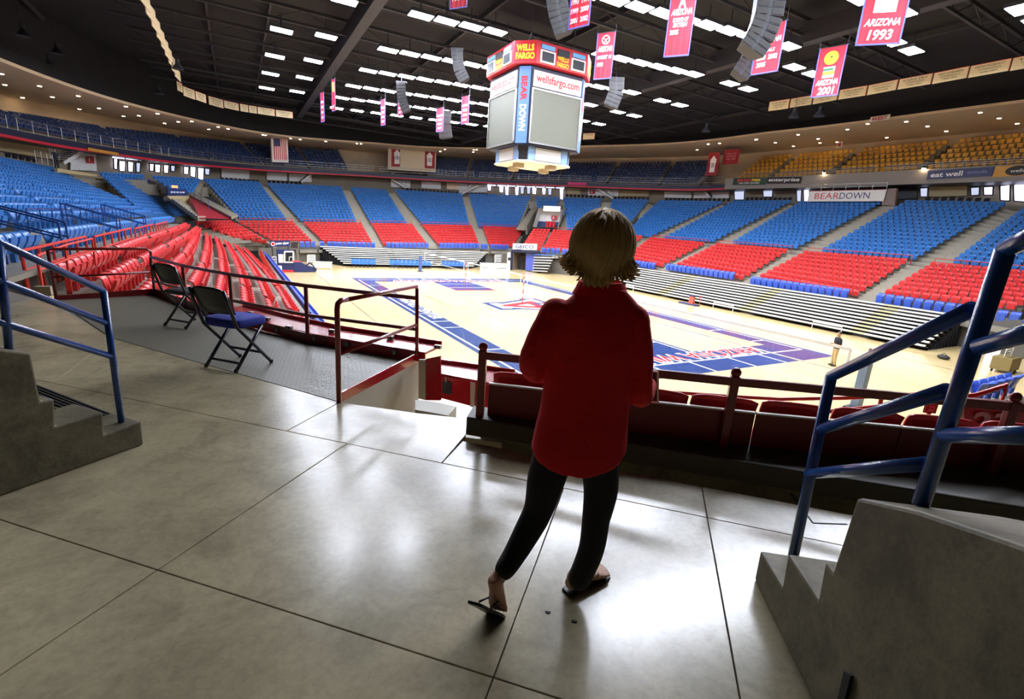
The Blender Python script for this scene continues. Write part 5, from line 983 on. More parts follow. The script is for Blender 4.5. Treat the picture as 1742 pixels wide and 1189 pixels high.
slabp([ST(-2.46, 2.76), L6, CUR0, EDG2, EDG, DK0 + E2 * -.0]); slabp([ST(-4.9, 2.76), ST(-2.46, 2.76), DK0, DK1]); slabp([ST(-8, 2.76), ST(-4.9, 2.76), DK1, DK3 - E1 * .3, ST(-9.5, 5.6)])
for a, b in ((-1.2, .5), (.5, 2.4), (2.4, 5)): slabp([ST(a, 2.76), ST(b, 2.76), ST(b, 3.14), ST(a, 3.14)])
hb = U(1345, 839, 0); g = MB()
for a, b in ((U(1345, 839, .0), U(1383, 890, 0)), (U(1383, 890, 0), U(1441, 892, 0))): g.bar(a, b, .01, .004)
g.build('hatch_joint', M_JOINT, floor)
# platform of checker plate
CF = [U(540, 585, 0), U(690, 611, 0), U(712, 613, 0)]
plat = [DK0, DK1, DK3, DK2, U(351, 532, 0), U(450, 565, 0), CF[0], CF[1]]
g = MB(); g.prism([p - ZX * .09 for p in plat], (0, 0, .094)); struct('floor_platform', g, M_DECK)
g = MB(); c0 = W3(22.6, -21.9, 0); g.prism([DK3 - ZX * .12, DK1 - ZX * .12, ST(-11, 4.0, -.12), W3(24, -28, -.12), W3(-19, -25.4, -.12), W3(-19, -23.1, -.12), W3(20.5, -23.0, -.12), W3(22.2, -21.9, -.12)], (0, 0, .115)); struct('floor_cross_aisle', g, M_TER)
P = U(76, 500, 0); g = MB(); g.box(P + ZX * .06, (.07, .10, .07), AX, BX); struct('trim_aisle_kerb', g, M_STEP)
# ------------------------------------------------------------------ stepped concrete kerbs with their blue pipe rails
def stairblock(name, label, base_a, base_b, prof, thick, away):
    """PROF: pixel outline of the side face; the face stands on the floor line base_a - base_b."""
    d = unit(base_b - base_a); n = np.cross(d, ZX); n = n if n @ away > 0 else -n
    pts = [PLN(x, y, base_a, n) for x, y in prof]; o = thing(name, label, 'stair kerb', base_a); g = MB(); g.prism(pts, n * thick); g.build('body', M_CONC2, o, bevel=.012); return o, n, pts
LA, LB_ = U(245, 756, 0), U(0, 845, 0); dl = unit(LA - LB_)
LBK, ln_, lp_ = stairblock('stepped_kerb', 'stepped concrete stair kerb at the left edge', LA, LB_, [(245, 756), (241, 716), (178, 740), (176, 701), (95, 726), (93, 679), (70, 683), (53, 601), (-30, 590), (-90, 584), (-90, 878)], .30, np.array([-.3, 1, 0]))
st = thing('stair_tread', 'low concrete tread with dark grip strips behind the left kerb', 'stairs', U(110, 690, .1)); a = U(70, 655, .16); b_ = U(202, 706, .16)
dd = unit(np.array([b_[0] - a[0], b_[1] - a[1], 0])); nn = np.cross(ZX, dd)
g = MB(); g.prism([a - dd * 1.5 + nn * -.1 - ZX * .155, b_ + dd * .05 + nn * -.1 - ZX * .155, b_ + dd * .05 - nn * .75 - ZX * .155, a - dd * 1.5 - nn * .75 - ZX * .155] if False else [a - dd * 1.2 - ZX * .155, b_ - ZX * .155, b_ - nn * .16 - ZX * .155, a - dd * 1.2 - nn * .16 - ZX * .155], (0, 0, .15)); g.build('tread', M_CONC2, st, bevel=.01)
for k in range(5): q = a - nn * (.02 + .026 * k); g = MB(); g.bar(q - dd * 1.2 + ZX * 0, q + dd * np.linalg.norm((b_ - a)[:2]) + ZX * 0, .011, .006); g.build('grip_strip', M_JOINT, st)
def piperail(label, p0, n, posts, rails, r):
    o = thing('pipe_handrail', label, 'railing', PLN(*posts[0][1], p0, n))
    for a, b in posts: g = MB(); g.tube([PLN(*a, p0, n), PLN(*b, p0, n)], r, 14); g.build('post', M_BRAIL, o, smooth=True)
    for path in rails: g = MB(); g.tube([PLN(*p, p0, n) for p in path], r, 14); g.build('rail', M_BRAIL, o, smooth=True)
    return o
pb = U(206, 718, .165)
piperail('blue pipe handrail on the left stepped kerb', pb, ln_, [((176, 495), (207, 720)), ((-2, 410), (16, 600))], [[(-60, 380), (0, 413), (176, 495)], [(-60, 452), (0, 478), (180, 549)], [(-60, 526), (0, 548), (189, 606)]], .019)
RA, RB_ = U(1283, 985, 0), U(1378, 1189, 0)
RBK, rn_, rp_ = stairblock('stepped_kerb', 'stepped concrete stair kerb at the right edge', RA, RB_, [(1283, 985), (1293, 936), (1330, 997), (1340, 941), (1391, 1018), (1403, 954), (1416, 972), (1457, 846), (1560, 868), (1742, 928), (1990, 1010), (1990, 1700), (1620, 1690)], .42, np.array([1, .3, 0]))
pq = PLN(1345, 957, RA + rn_ * .10, rn_)
piperail('large blue pipe handrail on the right stepped kerb', RA + rn_ * .16, rn_, [((1414, 640), (1346, 962)), ((1710, 425), (1566, 858))], [[(1414, 640), (1655, 525)], [(1398, 730), (1612, 664)], [(1376, 806), (1574, 789)], [(1710, 425), (1790, 384)], [(1665, 590), (1790, 556)], [(1608, 740), (1800, 741)]], .0235)
g = MB(); q = [PLN(x, y, RA - rn_ * .004, rn_) for x, y in ((1441, 1142), (1453, 1150), (1440, 1200), (1428, 1200))]; g.prism(q, -rn_ * .01); g.build('dark_seam', M_JOINT, RBK)
# ------------------------------------------------------------------ maroon platform rail, toe boards and counters
def PX(x, y, p, n): return PLN(x, y, p, n)
A0 = U(578, 684, 0); g0 = unit(U(712, 614, 0) - A0); ng = np.cross(g0, ZX)
G = lambda x, y: PLN(x, y, A0, ng)
o = thing('maroon_gate_rail', 'maroon rail loop along the steps beside the platform', 'railing', A0)
r_ = .021
pa, pb_ = G(573, 520), G(709, 487)
g = MB(); g.tube([G(577, 684), G(573.5, 526), G(574.5, 517), G(580, 511), G(590, 509)], .023, 12); g.build('post', M_RRAIL, o, smooth=True)
g = MB(); g.tube([G(709, 606), G(709.5, 490)], .021, 12); g.build('post', M_RRAIL, o, smooth=True)
g = MB(); g.tube([G(580, 511.5), G(709, 487)], .02, 12); g.build('rail', M_RRAIL, o, smooth=True)
g = MB(); g.tube([G(578, 602), G(709, 552)], .018, 12); g.build('rail', M_RRAIL, o, smooth=True)
q = [G(581, 668), G(711.5, 600), G(711.5, 616), G(581, 684)]; g = MB(); slab(g, q, .02); g.build('toe_board', M_RPAINT, o, bevel=.003)
q = [G(581, 684), G(712, 616), G(712, 703), G(590, 687)]; g = MB(); g.prism(q + [], ng * (.12 if ng @ np.array([-1, 0, 0]) > 0 else -.12)); struct('wall_step_wedge', g, M_WEDGE)
# front rail of the platform
fpx = [((258, 437), (264, 501)), ((314, 455), (318, 520)), ((393.5, 466.7), (397, 545)), ((524, 485), (524, 583))]
FB = [U(264, 502, 0), U(318, 523, 0), U(397, 548, 0), U(524, 583, 0), U(708, 611, 0)]
o = thing('platform_rail', 'long maroon rail along the front of the platform', 'railing', FB[0]); tops = []; mids = []
for k, (p, (tp, mp)) in enumerate(zip(FB, (((258, 437), (262, 478)), ((314, 452), (316, 493)), ((393.5, 466.7), (395, 511)), ((524, 486), (524, 536)), ((705, 507), (705, 560))))):
    a, b = np.array([p[0], p[1], HT(*tp, p)]), np.array([p[0], p[1], HT(*mp, p)]); tops.append(a); mids.append(b)
    if k < 4: g = MB(); g.bar(p, a, .045, .03); g.build('post', M_RRAIL, o, bevel=.004)
for a, b in zip(tops, tops[1:]): g = MB(); g.bar(a, b, .03, .045); g.build('top_rail', M_RRAIL, o, bevel=.004)
for a, b in zip(mids, mids[1:]): g = MB(); g.bar(a, b, .03, .04); g.build('mid_rail', M_RRAIL, o, bevel=.004)
for a, b in zip(FB, FB[1:]): g = MB(); g.bar(a + ZX * .06, b + ZX * .06, .015, .12); g.build('toe_board', M_RRAIL, o)
o = thing('platform_side_rail', 'maroon rail across the left end of the platform', 'railing', DK3); ns = np.cross(unit(DK2 - DK3), ZX); SR = lambda x, y: PLN(x, y, DK3, ns)
g = MB(); g.tube([SR(96, 511), SR(81, 426), SR(90, 424), SR(248, 423), SR(256, 428), SR(264, 501)], .022, 10); g.build('loop', M_RRAIL, o, smooth=True)
g = MB(); g.tube([SR(89, 472), SR(259, 463)], .018, 8); g.build('mid_rail', M_RRAIL, o, smooth=True); q = [SR(96, 503), SR(264, 491), SR(264, 503), SR(96, 515)]; g = MB(); slab(g, q, .015); g.build('toe_board', M_RRAIL, o)
q = [U(72, 489, 0), U(118, 470, 0), U(163, 452, 0)]; o = thing('aisle_end_rail', 'scarlet rail at the left end of the top red row', 'railing', q[0])
tp = [(64, 435), (107, 417), (160, 406)]; tt = [np.array([p[0], p[1], HT(*t_, p)]) for p, t_ in zip(q, tp)]
g = MB(); g.tube(tt, .024, 8); g.build('rail', M_ORAIL, o); g = MB(); g.tube([a * .55 + b * .45 for a, b in zip(tt, q)], .02, 8); g.build('rail', M_ORAIL, o)
for a, b in zip(tt, q): g = MB(); g.tube([a, b], .024, 8); g.build('post', M_ORAIL, o)
# counters with outlet boxes and seat number plates
def counter(label, front, end, zt, depth, out, plates, boxes, face):
    o = thing('writing_counter', label, 'counter', front[0]); n = len(front); tz = lambda p: np.array([p[0], p[1], zt])
    for a, b in zip(front, front[1:]):
        g = MB(); g.hexa([tz(a) - ZX * .03, tz(b) - ZX * .03, tz(b) - ZX * .03 + out * depth, tz(a) - ZX * .03 + out * depth], [tz(a), tz(b), tz(b) + out * depth, tz(a) + out * depth]); g.build('counter_top', M_RPAINT, o, bevel=.003)
        g = MB(); g.bar(tz(a) + out * depth + ZX * .0, tz(b) + out * depth + ZX * .0, .02, .09); g.build('back_lip', M_RPAINT, o)
        if face: g = MB(); g.bar(tz(a) - ZX * (face / 2 + .0), tz(b) - ZX * (face / 2), .018, face); g.build('front_panel', M_RPAINT, o)
    return o
out = unit((E2[0] * .9 + .12, E2[1], 0)); out = np.array([.30, .954, 0])
cfr = [U(375, 540, 0.0), U(450, 563, 0), CF[0], CF[1], U(723, 617, 0)]
CT = .125
co = counter('long red counter below the platform rail', cfr, None, CT, .42, out, None, None, .12)
for k, (x, y) in enumerate(((277, 508), (317, 528), (472, 562), (535, 575), (591, 585), (672, 598))):
    i = min(3, max(0, 0)); base = None
    best = None
    for a, b in zip(cfr, cfr[1:]):
        nrm = np.cross(unit(b - a), ZX); p = PLN(x, y, a - out * .012, nrm); t_ = (p - a) @ (b - a) / ((b - a) @ (b - a))
        if -.02 <= t_ <= 1.02: best = (p, unit(b - a), nrm)
    if best is None: continue
    p, X, nrm = best; p = np.array([p[0], p[1], .066]); nrm = nrm if nrm @ out < 0 else -nrm; g = MB(); g.box(p + nrm * .012, (.034, .004, .03), X, nrm); pl_ = g.build('number_plate', mat('grey_plate', (120, 124, 132), .4), co)
    text('number', str(6 - k), p + nrm * .017, X, ZX, .022, .036, M_WINK, pl_, off=.002)
for k, (x, y) in enumerate(((426, 535), (454, 545), (492, 560), (565, 566), (664, 577), (745, 593))):
    p = U(x, y, CT + .005); ob = thing('outlet_box', 'small grey twin outlet box on the red counter, %s from the left' % ordn(k), 'outlet', p, 'outlet boxes on the red counters'); g = MB(); g.box(p + ZX * .022, (.042, .026, .022), E1, E2); g.build('body', M_STEEL, ob, bevel=.004)
    for s_ in (-.018, .018): g = MB(); g.box(p + ZX * .024 + E1 * s_ - E2 * .027, (.011, .003, .012), E1, E2); g.build('socket', M_BINK, ob)
# lower counter beyond the steps
q = [U(742, 634, -.05), U(838, 653, -.05)]; lc = thing('writing_counter', 'lower red counter with open cabinet below, left of the maroon post', 'counter', q[0])
bk = [U(749, 617, -.05), U(875, 633, -.05)]; g = MB(); tp = [q[0], U(832, 651, -.05), U(876, 634, -.05), U(748, 616, -.05)]; g.prism([p - ZX * .03 for p in tp], (0, 0, .03)); g.build('counter_top', M_RPAINT, lc, bevel=.003); g = MB(); g.bar(tp[3] + ZX * .01, tp[2] + ZX * .01, .02, .06); g.build('back_lip', M_RPAINT, lc)
nb = np.cross(unit(tp[1] - tp[0]), ZX); nb = nb if nb[1] > 0 else -nb; bq = lambda x, y: PLN(x, y, tp[0] + nb * .3, nb)
g = MB(); slab(g, [bq(742, 634), bq(842, 651), bq(836, 700), bq(742, 675)], .02); g.build('cabinet_back', M_RPAINT, lc); g = MB(); fq = lambda x, y: PLN(x, y, tp[0] + nb * .28, nb); slab(g, [fq(752, 649), fq(767, 650), fq(767, 671), fq(752, 669)], .06); g.build('junction_box', M_SPK, lc, bevel=.004); g = MB(); slab(g, [fq(757, 634), fq(760, 634), fq(760, 650), fq(757, 650)], .02); g.build('conduit', M_STEEL, lc)
g = MB(); slab(g, [fq(800, 641), fq(808, 642), fq(806, 693), fq(800, 692)], .02); g.build('cream_edge_panel', M_WEDGE, lc); P = U(820, 641, -.045); ob = thing('outlet_box', 'small dark outlet box on the lower counter beside the maroon post', 'outlet', P); g = MB(); g.box(P + ZX * .022, (.042, .026, .022), E1, E2); g.build('body', M_STEEL, ob); g = MB(); g.box(P + ZX * .024 - E2 * .027, (.02, .003, .012), E1, E2); g.build('socket', M_BINK, ob)
# steps down between platform and bench
steps = sgroup('stairs_portal', EDG)
for k in range(4):
    z = -.17 * (k + 1); a = EDG + E2 * (.02 + .30 * k) - E1 * .05; b = EDG2 + E2 * (.02 + .30 * k) + E1 * .3; g = MB(); g.hexa([np.array([*p[:2], z - .4]) for p in (a, b, b + E2 * .34, a + E2 * .34)], [np.array([*p[:2], z]) for p in (a, b, b + E2 * .34, a + E2 * .34)]); g.build('step', M_WEDGE, steps, bevel=.006)
g = MB(); zt_ = -.11; q = [np.array([*U(x, y, zt_)[:2], zt_ - .22]) for x, y in ((706, 697), (762, 707), (777, 691), (728, 681), (706, 680))]; g.prism(q, (0, 0, .22)); g.build('step', M_WEDGE, steps, bevel=.004)
cp0 = np.array([*U(730, 614, .1)[:2], .1]); CPQ = lambda x, y, k=.0: PLN(x, y, cp0 + E2 * (.04 + k), E2)
g = MB(); slab(g, [CPQ(712, 612), CPQ(724, 612), CPQ(724, 681), CPQ(712, 678)], .03); g.build('cream_edge_panel', M_WEDGE, co); g = MB(); slab(g, [CPQ(724, 611), CPQ(749, 606), CPQ(749, 681), CPQ(724, 681)], .03); g.build('side_panel', M_RPAINT, co)
for y in (620, 670): g = MB(); p = CPQ(725.5, y); g.box(p, (.012, .01, .006)); g.build('hinge', M_STEEL, co)
# ------------------------------------------------------------------ bench wall with the maroon rail across the view
s0, t0 = float(CUR0 @ E1), float(CUR0 @ E2)
BN = [np.array([-.34, 3.515, 0]), np.array([-.215, 3.495, 0]), np.array([1.57, 3.235, 0]), np.array([3.0, 3.11, 0]), np.array([4.7, 2.97, 0])]
def BL(s_):                                                    # point and direction along the bench line, s_ metres from the first post
    q = BN[1:]; 
    for k in range(3):
        L = np.linalg.norm(q[k + 1] - q[k])
        if s_ <= L or k == 2: d = unit(q[k + 1] - q[k]); return q[k] + d * s_, d, np.array([-d[1], d[0], 0])
        s_ -= L
g = MB(); g.prism([CUR0, np.array([4.7, 2.25, 0]), BN[4] + E2 * .2, BN[3] + E2 * .2, BN[2] + E2 * .2, BN[0] + E2 * .2], (0, 0, .15)); struct('trim_bench_kerb', g, mat('dark_kerb', (72, 68, 58), .5, noise=.25, nscale=3), bevel=.01)
ZRL, ZED = .672, .40
o = thing('maroon_front_rail', 'dark maroon rail with round topped posts across the front of the view', 'railing', BN[1])
for s_ in (0, 1.80, 3.6):
    p, d, n = BL(s_); g = MB(); g.bar(p + ZX * .14, p + ZX * (ZRL + .005), .06, .05, n); g.ball(p + ZX * (ZRL + .03), (.036, .03, .036), 12, 8); g.build('post', M_RRAIL, o, bevel=.006)
for a, b in ((0, 1.8), (1.8, 3.23), (3.23, 4.9)): g = MB(); g.bar(BL(a)[0] + ZX * (ZRL - .035), BL(b)[0] + ZX * (ZRL - .035), .035, .06); g.build('rail', M_RRAIL, o, bevel=.005)
o = thing('bench_back_panel', 'dark red panel wall behind the first seat row below the rail', 'panel wall', BN[1]); M_BENCH = mat('bench_maroon', (120, 18, 22), .35, noise=.08, nscale=4)
for k in range(5):
    a, b = .05 + .98 * k, .04 + .98 * (k + 1); pa_, da, na = BL(a); pb2, db, nb2 = BL(b); g = MB(); g.bar(pa_ + na * .05 + ZX * (ZED + .15) / 2, pb2 + nb2 * .05 + ZX * (ZED + .15) / 2, .02, ZED - .15); g.build('panel', M_BENCH, o, bevel=.002)
    g = MB(); g.bar(pa_ + na * .05 + ZX * (ZED + .004), pb2 + nb2 * .05 + ZX * (ZED + .006), .03, .012); g.build('edge_highlight', mat('lit_edge_white', (236, 232, 226), .3), o)  # white strip paints the light that the panel's top edge catches
q = [PY(x, y, 4.1) for x, y in ((1640, 677), (1760, 686), (1760, 775), (1640, 775))]; o = thing('row_end_panel', 'maroon panel with grey number 23 seen past the near blue post', 'panel', q[3]); g = MB(); slab(g, q, .03); g.build('panel', M_BENCH, o); g = MB(); g.bar(PY(1655, 690, 4.06), PY(1722, 695, 4.06), .01, .008); g.build('edge_highlight', mat('lit_edge_white', (236, 232, 226), .3), o)  # edge bar repeats the painted highlight on this panel
X = unit(q[1] - q[0]); text('number', '23', PY(1683, 718, 4.09), X, ZX, .32, .19, mat('grey_number', (150, 146, 146), .6), o, off=.012, bold=.03)
zs = .475
for k in range(9):
    c0, d, n_ = BL(.30 + .505 * k); c_ = c0 + n_ * .16; sd = thing('front_row_seat', 'red seat back showing over the maroon panel, %s from the left' % ordn(k), 'seat', c_ - ZX * .05, 'red seats behind the maroon panel'); g = MB(); n = 11; f, b = [], []
    for r2, (z, dy) in enumerate(((.0, .10), (zs * .5, .06), (zs - .05, .02), (zs, -.0))):
        for j in range(n):
            x = (j / (n - 1) - .5) * .475; e_ = abs(x) / .2375; zz = z - (.018 * e_ ** 8 if r2 > 1 else 0) - (.012 * (x / .24 + 1) if r2 > 1 else 0) * .5; f.append(c_ + d * x + n_ * (dy - .02 * e_ ** 2) + ZX * zz); b.append(c_ + d * x + n_ * (dy + .025 - .02 * e_ ** 2) + ZX * zz)
    fs = []
    for r2 in range(3):
        for j in range(n - 1): a = r2 * n + j; fs += [(a, a + 1, a + n + 1, a + n), (a + 4 * n, a + 5 * n, a + 5 * n + 1, a + 4 * n + 1)]
    for j in range(n - 1): a = 3 * n + j; fs += [(a, a + 1, a + 1 + 4 * n, a + 4 * n)]
    for r2 in range(3):
        for j in (0, n - 1): a = r2 * n + j; fs += [(a, a + n, a + 5 * n, a + 4 * n)]
    g.add(f + b, fs); g.build('backrest', M_RED, sd, smooth=True); g = MB(); g.box(c_ + n_ * .32 + ZX * .03, (.21, .2, .03), d, n_); g.build('seat_pan', M_RED, sd, bevel=.01)
# thin scarlet rail of the next tier down
q = [PY(1095, 664, 5.6), PY(1240, 674, 5.5), PY(1328, 679, 5.4), PY(1440, 677, 5.1), PY(1600, 668, 4.7)]; o = thing('lower_tier_rail', 'thin scarlet rail one tier below the maroon front rail', 'railing', q[0]); g = MB(); g.tube(q, .022, 8); g.build('rail', M_ORAIL, o, smooth=True)
for a in (q[0] * .7 + q[1] * .3, q[2], q[3] * .6 + q[4] * .4): g = MB(); g.tube([a, a - ZX * .55], .02, 8); g.build('post', M_ORAIL, o)
q = [PY(1380, 703, 5.2), PY(1470, 694, 4.9), PY(1660, 672, 4.4), PY(1712, 655, 4.35), PY(1704, 684, 4.35), PY(1640, 694, 4.45)]; o = thing('lower_tier_rail', 'short scarlet rail piece ending before the royal blue seats at the right', 'railing', q[0]); g = MB(); g.tube(q, .024, 8); g.build('rail', M_ORAIL, o, smooth=True); g = MB(); g.tube([q[1], q[1] - ZX * .5], .02, 8); g.build('post', M_ORAIL, o)
P = PY(1583, 694, 4.0); o = thing('section_plate', 'small maroon plate with number 22 below the blue rail', 'sign', P); g = MB(); g.box(P, (.05, .01, .045)); g.build('plate', M_RRAIL, o); g = MB(); g.bar(P - ZX * .04, P - ZX * .5, .02, .02); g.build('post', M_RRAIL, o); text('number', '22', P - np.array([0, .012, 0]), (1, 0, 0), ZX, .05, .045, mat('pink_ink', (220, 150, 160), .6), o, off=.002)
# support under the portal floor's front edge and the lower stand that carries the first rows
g = MB(); g.prism([ST(s0 + .0, t0 + .36, -4.2), ST(6, t0 + .36, -4.2), ST(6, t0 + .40, -4.2), ST(s0, t0 + .40, -4.2)], (0, 0, 4.2)); struct('wall_portal_front', g, M_CONC2)
g = MB()
for k in range(5): g.hexa([ST(s0 + .1, t0 + .38 + .8 * k, -4.2), ST(7, t0 + .38 + .8 * k, -4.2), ST(7, t0 + 1.2 + .8 * k, -4.2), ST(s0 + .1, t0 + 1.2 + .8 * k, -4.2)], [ST(s0 + .1, t0 + .38 + .8 * k, -.28 - .45 * k), ST(7, t0 + .38 + .8 * k, -.28 - .45 * k), ST(7, t0 + 1.2 + .8 * k, -.28 - .45 * k), ST(s0 + .1, t0 + 1.2 + .8 * k, -.28 - .45 * k)])
struct('seating_terrace', g, M_TER)
# ------------------------------------------------------------------ two folding chairs on the platform
def fchair(label, name, R1_, R2_, F_, M_fr, M_seat, M_back, pad):
    """R1_, R2_: the two rear feet; F_: the front foot on the side of R2_."""
    c_ = (R1_ + R2_) / 2; x = unit(R2_ - R1_); f = np.cross(ZX, x); f = f if f @ (F_ - R2_) > 0 else -f; wd_ = .43; D = .43; o = thing(name, label, 'chair', c_); P = lambda a, b, z: c_ + x * a + f * b + ZX * z; hs = .44
    for s_ in (-1, 1):
        w = s_ * wd_ / 2
        g = MB(); g.tube([P(w, D, .01), P(w * 1.0, .03, .45), P(w, -.055, .70), P(w * .96, -.085, .82)], .0165, 8); g.build('leg', M_fr, o, smooth=True)
        g = MB(); g.tube([P(w * .9, 0.0, .01), P(w * .9, D * .82, hs - .02)], .0165, 8); g.build('leg', M_fr, o, smooth=True)
        for q in (P(w, D, .012), P(w * .9, 0, .012)): g = MB(); g.tube([q - ZX * .012, q + ZX * .02], .019, 8); g.build('foot_cap', M_BINK, o)
    for a, b, z in ((.9, .06, .075), (.9, .16, .19) if False else (.98, D * .72, .14)): g = MB(); g.tube([P(-wd_ / 2 * a, b, z), P(wd_ / 2 * a, b, z)], .014, 8); g.build('crossbar', M_fr, o)
    sm = MB(); n = 10; ring = []
    for lz, k in ((hs - .005, .96), (hs + .008, 1.0), (hs + .03 + pad, 1.0), (hs + .042 + pad, .93)):
        ring.append([P(.225 * k * math.copysign(abs(math.cos(a)) ** .35, math.cos(a)), .22 + .205 * k * math.copysign(abs(math.sin(a)) ** .35, math.sin(a)), lz) for a in np.linspace(0, 2 * math.pi, 32, endpoint=False)])
    sm.loft(ring); sm.build('seat', M_seat, o, smooth=True)
    g = MB(); rows = []; nx = 13
    for fside in (0, 1):
        for z, dy in ((.58, -.005), (.66, -.035), (.74, -.065), (.82, -.085), (.845, -.09)):
            for j in range(nx):
                t = (j / (nx - 1) - .5) * 2; hh = z if z < .8 else z - (.845 - .76) * 0 - (.05 * abs(t) ** 4); rows.append(P(t * wd_ * .5, dy + .035 * t * t - (.014 if fside else 0) - .0, hh))
    fs = []; m = 5
    for r2 in range(m - 1):
        for j in range(nx - 1): a = r2 * nx + j; fs += [(a, a + 1, a + nx + 1, a + nx), (a + m * nx, a + nx + m * nx, a + nx + 1 + m * nx, a + 1 + m * nx)]
    for j in range(nx - 1):
        for r2 in (0, m - 1): a = r2 * nx + j; fs.append((a, a + 1, a + 1 + m * nx, a + m * nx))
    for r2 in range(m - 1):
        for j in (0, nx - 1): a = r2 * nx + j; fs.append((a, a + nx, a + nx + m * nx, a + m * nx))
    g.add(rows, fs); g.build('backrest', M_back, o, smooth=True); return o
M_CB2 = mat('chair_black_plastic', (22, 22, 24), .35); M_CFR = mat('chair_grey_tube', (92, 92, 90), .35, metal=.7); M_CNV = mat('chair_navy_tube', (20, 26, 44), .35, coat=.3); M_PAD = mat('chair_blue_fabric', (32, 48, 150), .85, bump=.3, bscale=300)
fchair('black folding chair with royal blue padded seat on the platform', 'folding_chair', U(353, 624, .005), U(400, 633, .005), U(457, 619, .005), M_CNV, M_PAD, M_CB2, .035)
fchair('black plastic folding chair with grey legs farther on the platform', 'folding_chair', U(285, 554, .005), U(313, 559, .005), U(359, 551, .005), M_CFR, mat('chair_black_seat', (48, 50, 56), .4), M_CB2, 0)
# ------------------------------------------------------------------ unseen portal ceiling and back wall, added dark to dim the foreground
M_PORT = mat('portal_dimming_concrete', (58, 52, 42), .8, noise=.2, nscale=1)
g = MB(); g.box(ST(-1, -1.9, 3.6), (8.5, 4.2, .15), E1, E2); struct('ceiling_portal_unseen', g, M_PORT)
g = MB(); g.box(ST(-1, -6.0, 1.8), (8.5, .15, 1.95), E1, E2); struct('wall_portal_back_unseen', g, M_PORT)

for k, (x, y, r_) in enumerate(((932, 1042, .012), (976, 1057, .011))):
    p = U(x, y, .0); o = thing('floor_scrap', ['small dark scrap on the floor between the sandals', 'dark scrap on the floor below the right sandal'][k], 'scrap', p); g = MB(); g.prism([p + np.array([r_ * math.cos(a) * (1 + .5 * math.sin(3.3 * a + k)), r_ * .7 * math.sin(a) * (1 + .4 * math.cos(2.1 * a)), 0]) for a in np.linspace(0, 2 * math.pi, 9, endpoint=False)], (0, 0, .003)); g.build('paper', M_JOINT, o)
# ------------------------------------------------------------------ people
M_SKIN = mat('skin', (196, 146, 116), .5, noise=.06, nscale=20)
def mods(o, voxel, smooth=6):
    r_ = o.modifiers.new('remesh', 'REMESH'); r_.mode = 'VOXEL'; r_.voxel_size = voxel; r_.use_smooth_shade = True
    if smooth: s_ = o.modifiers.new('smooth', 'SMOOTH'); s_.factor = .5; s_.iterations = smooth
    return o
def oring(c, X, Y, n=20, e=1.0): return [c + X * math.copysign(abs(math.cos(a)) ** e, math.cos(a)) + Y * math.copysign(abs(math.sin(a)) ** e, math.sin(a)) for a in np.linspace(0, 2 * math.pi, n, endpoint=False)]
def chain(mb, pts, rad, n=14, sub=4):
    """A tapering limb through the points with rounded ends."""
    P = catmull(np.array(pts), sub) if len(pts) > 2 else np.array(pts); rr = np.interp(np.linspace(0, len(pts) - 1, len(P)), range(len(pts)), rad); mb.tube(list(P), list(rr), n); mb.ball(P[0], rr[0], 12, 8); mb.ball(P[-1], rr[-1], 12, 8); return mb
def hand(mb, w_, fd, pn, sc=1.0, side=1, curl=.9):
    """Palm and five fingers at wrist w_, fingers along fd, palm facing pn."""
    fd = unit(fd); pn = unit(pn - fd * (pn @ fd)); sd = np.cross(fd, pn) * side
    mb.loft([oring(w_ + fd * .085 * sc * t, sd * .040 * sc * k, pn * .014 * sc * k2, 14) for t, k, k2 in ((0, .62, 1.3), (.35, .85, 1.15), (.75, 1.05, 1.0), (1.05, .98, .8))])
    for j, L in enumerate((.068, .076, .071, .056)):
        b = w_ + fd * .086 * sc + sd * (.030 - .020 * j) * sc; p = [b]; d = fd
        for q in range(3): d = unit(d + pn * curl * .55); p.append(p[-1] + d * L * sc * (.45, .32, .23)[q])
        mb.tube(p, [.0088 * sc, .0082 * sc, .0075 * sc, .0062 * sc], 8); mb.ball(p[-1], .0062 * sc, 8, 6)
    b = w_ + fd * .025 * sc + sd * .034 * sc; p = [b, b + (fd * .6 + sd * .8) * .032 * sc + pn * .008 * sc, b + (fd * .9 + sd * .75 + pn * .45) * .050 * sc, b + (fd * 1.2 + sd * .5 + pn * .8) * .062 * sc]
    mb.tube(p, [.012 * sc, .0105 * sc, .0095 * sc, .0075 * sc], 8); mb.ball(p[-1], .0075 * sc, 8, 6)
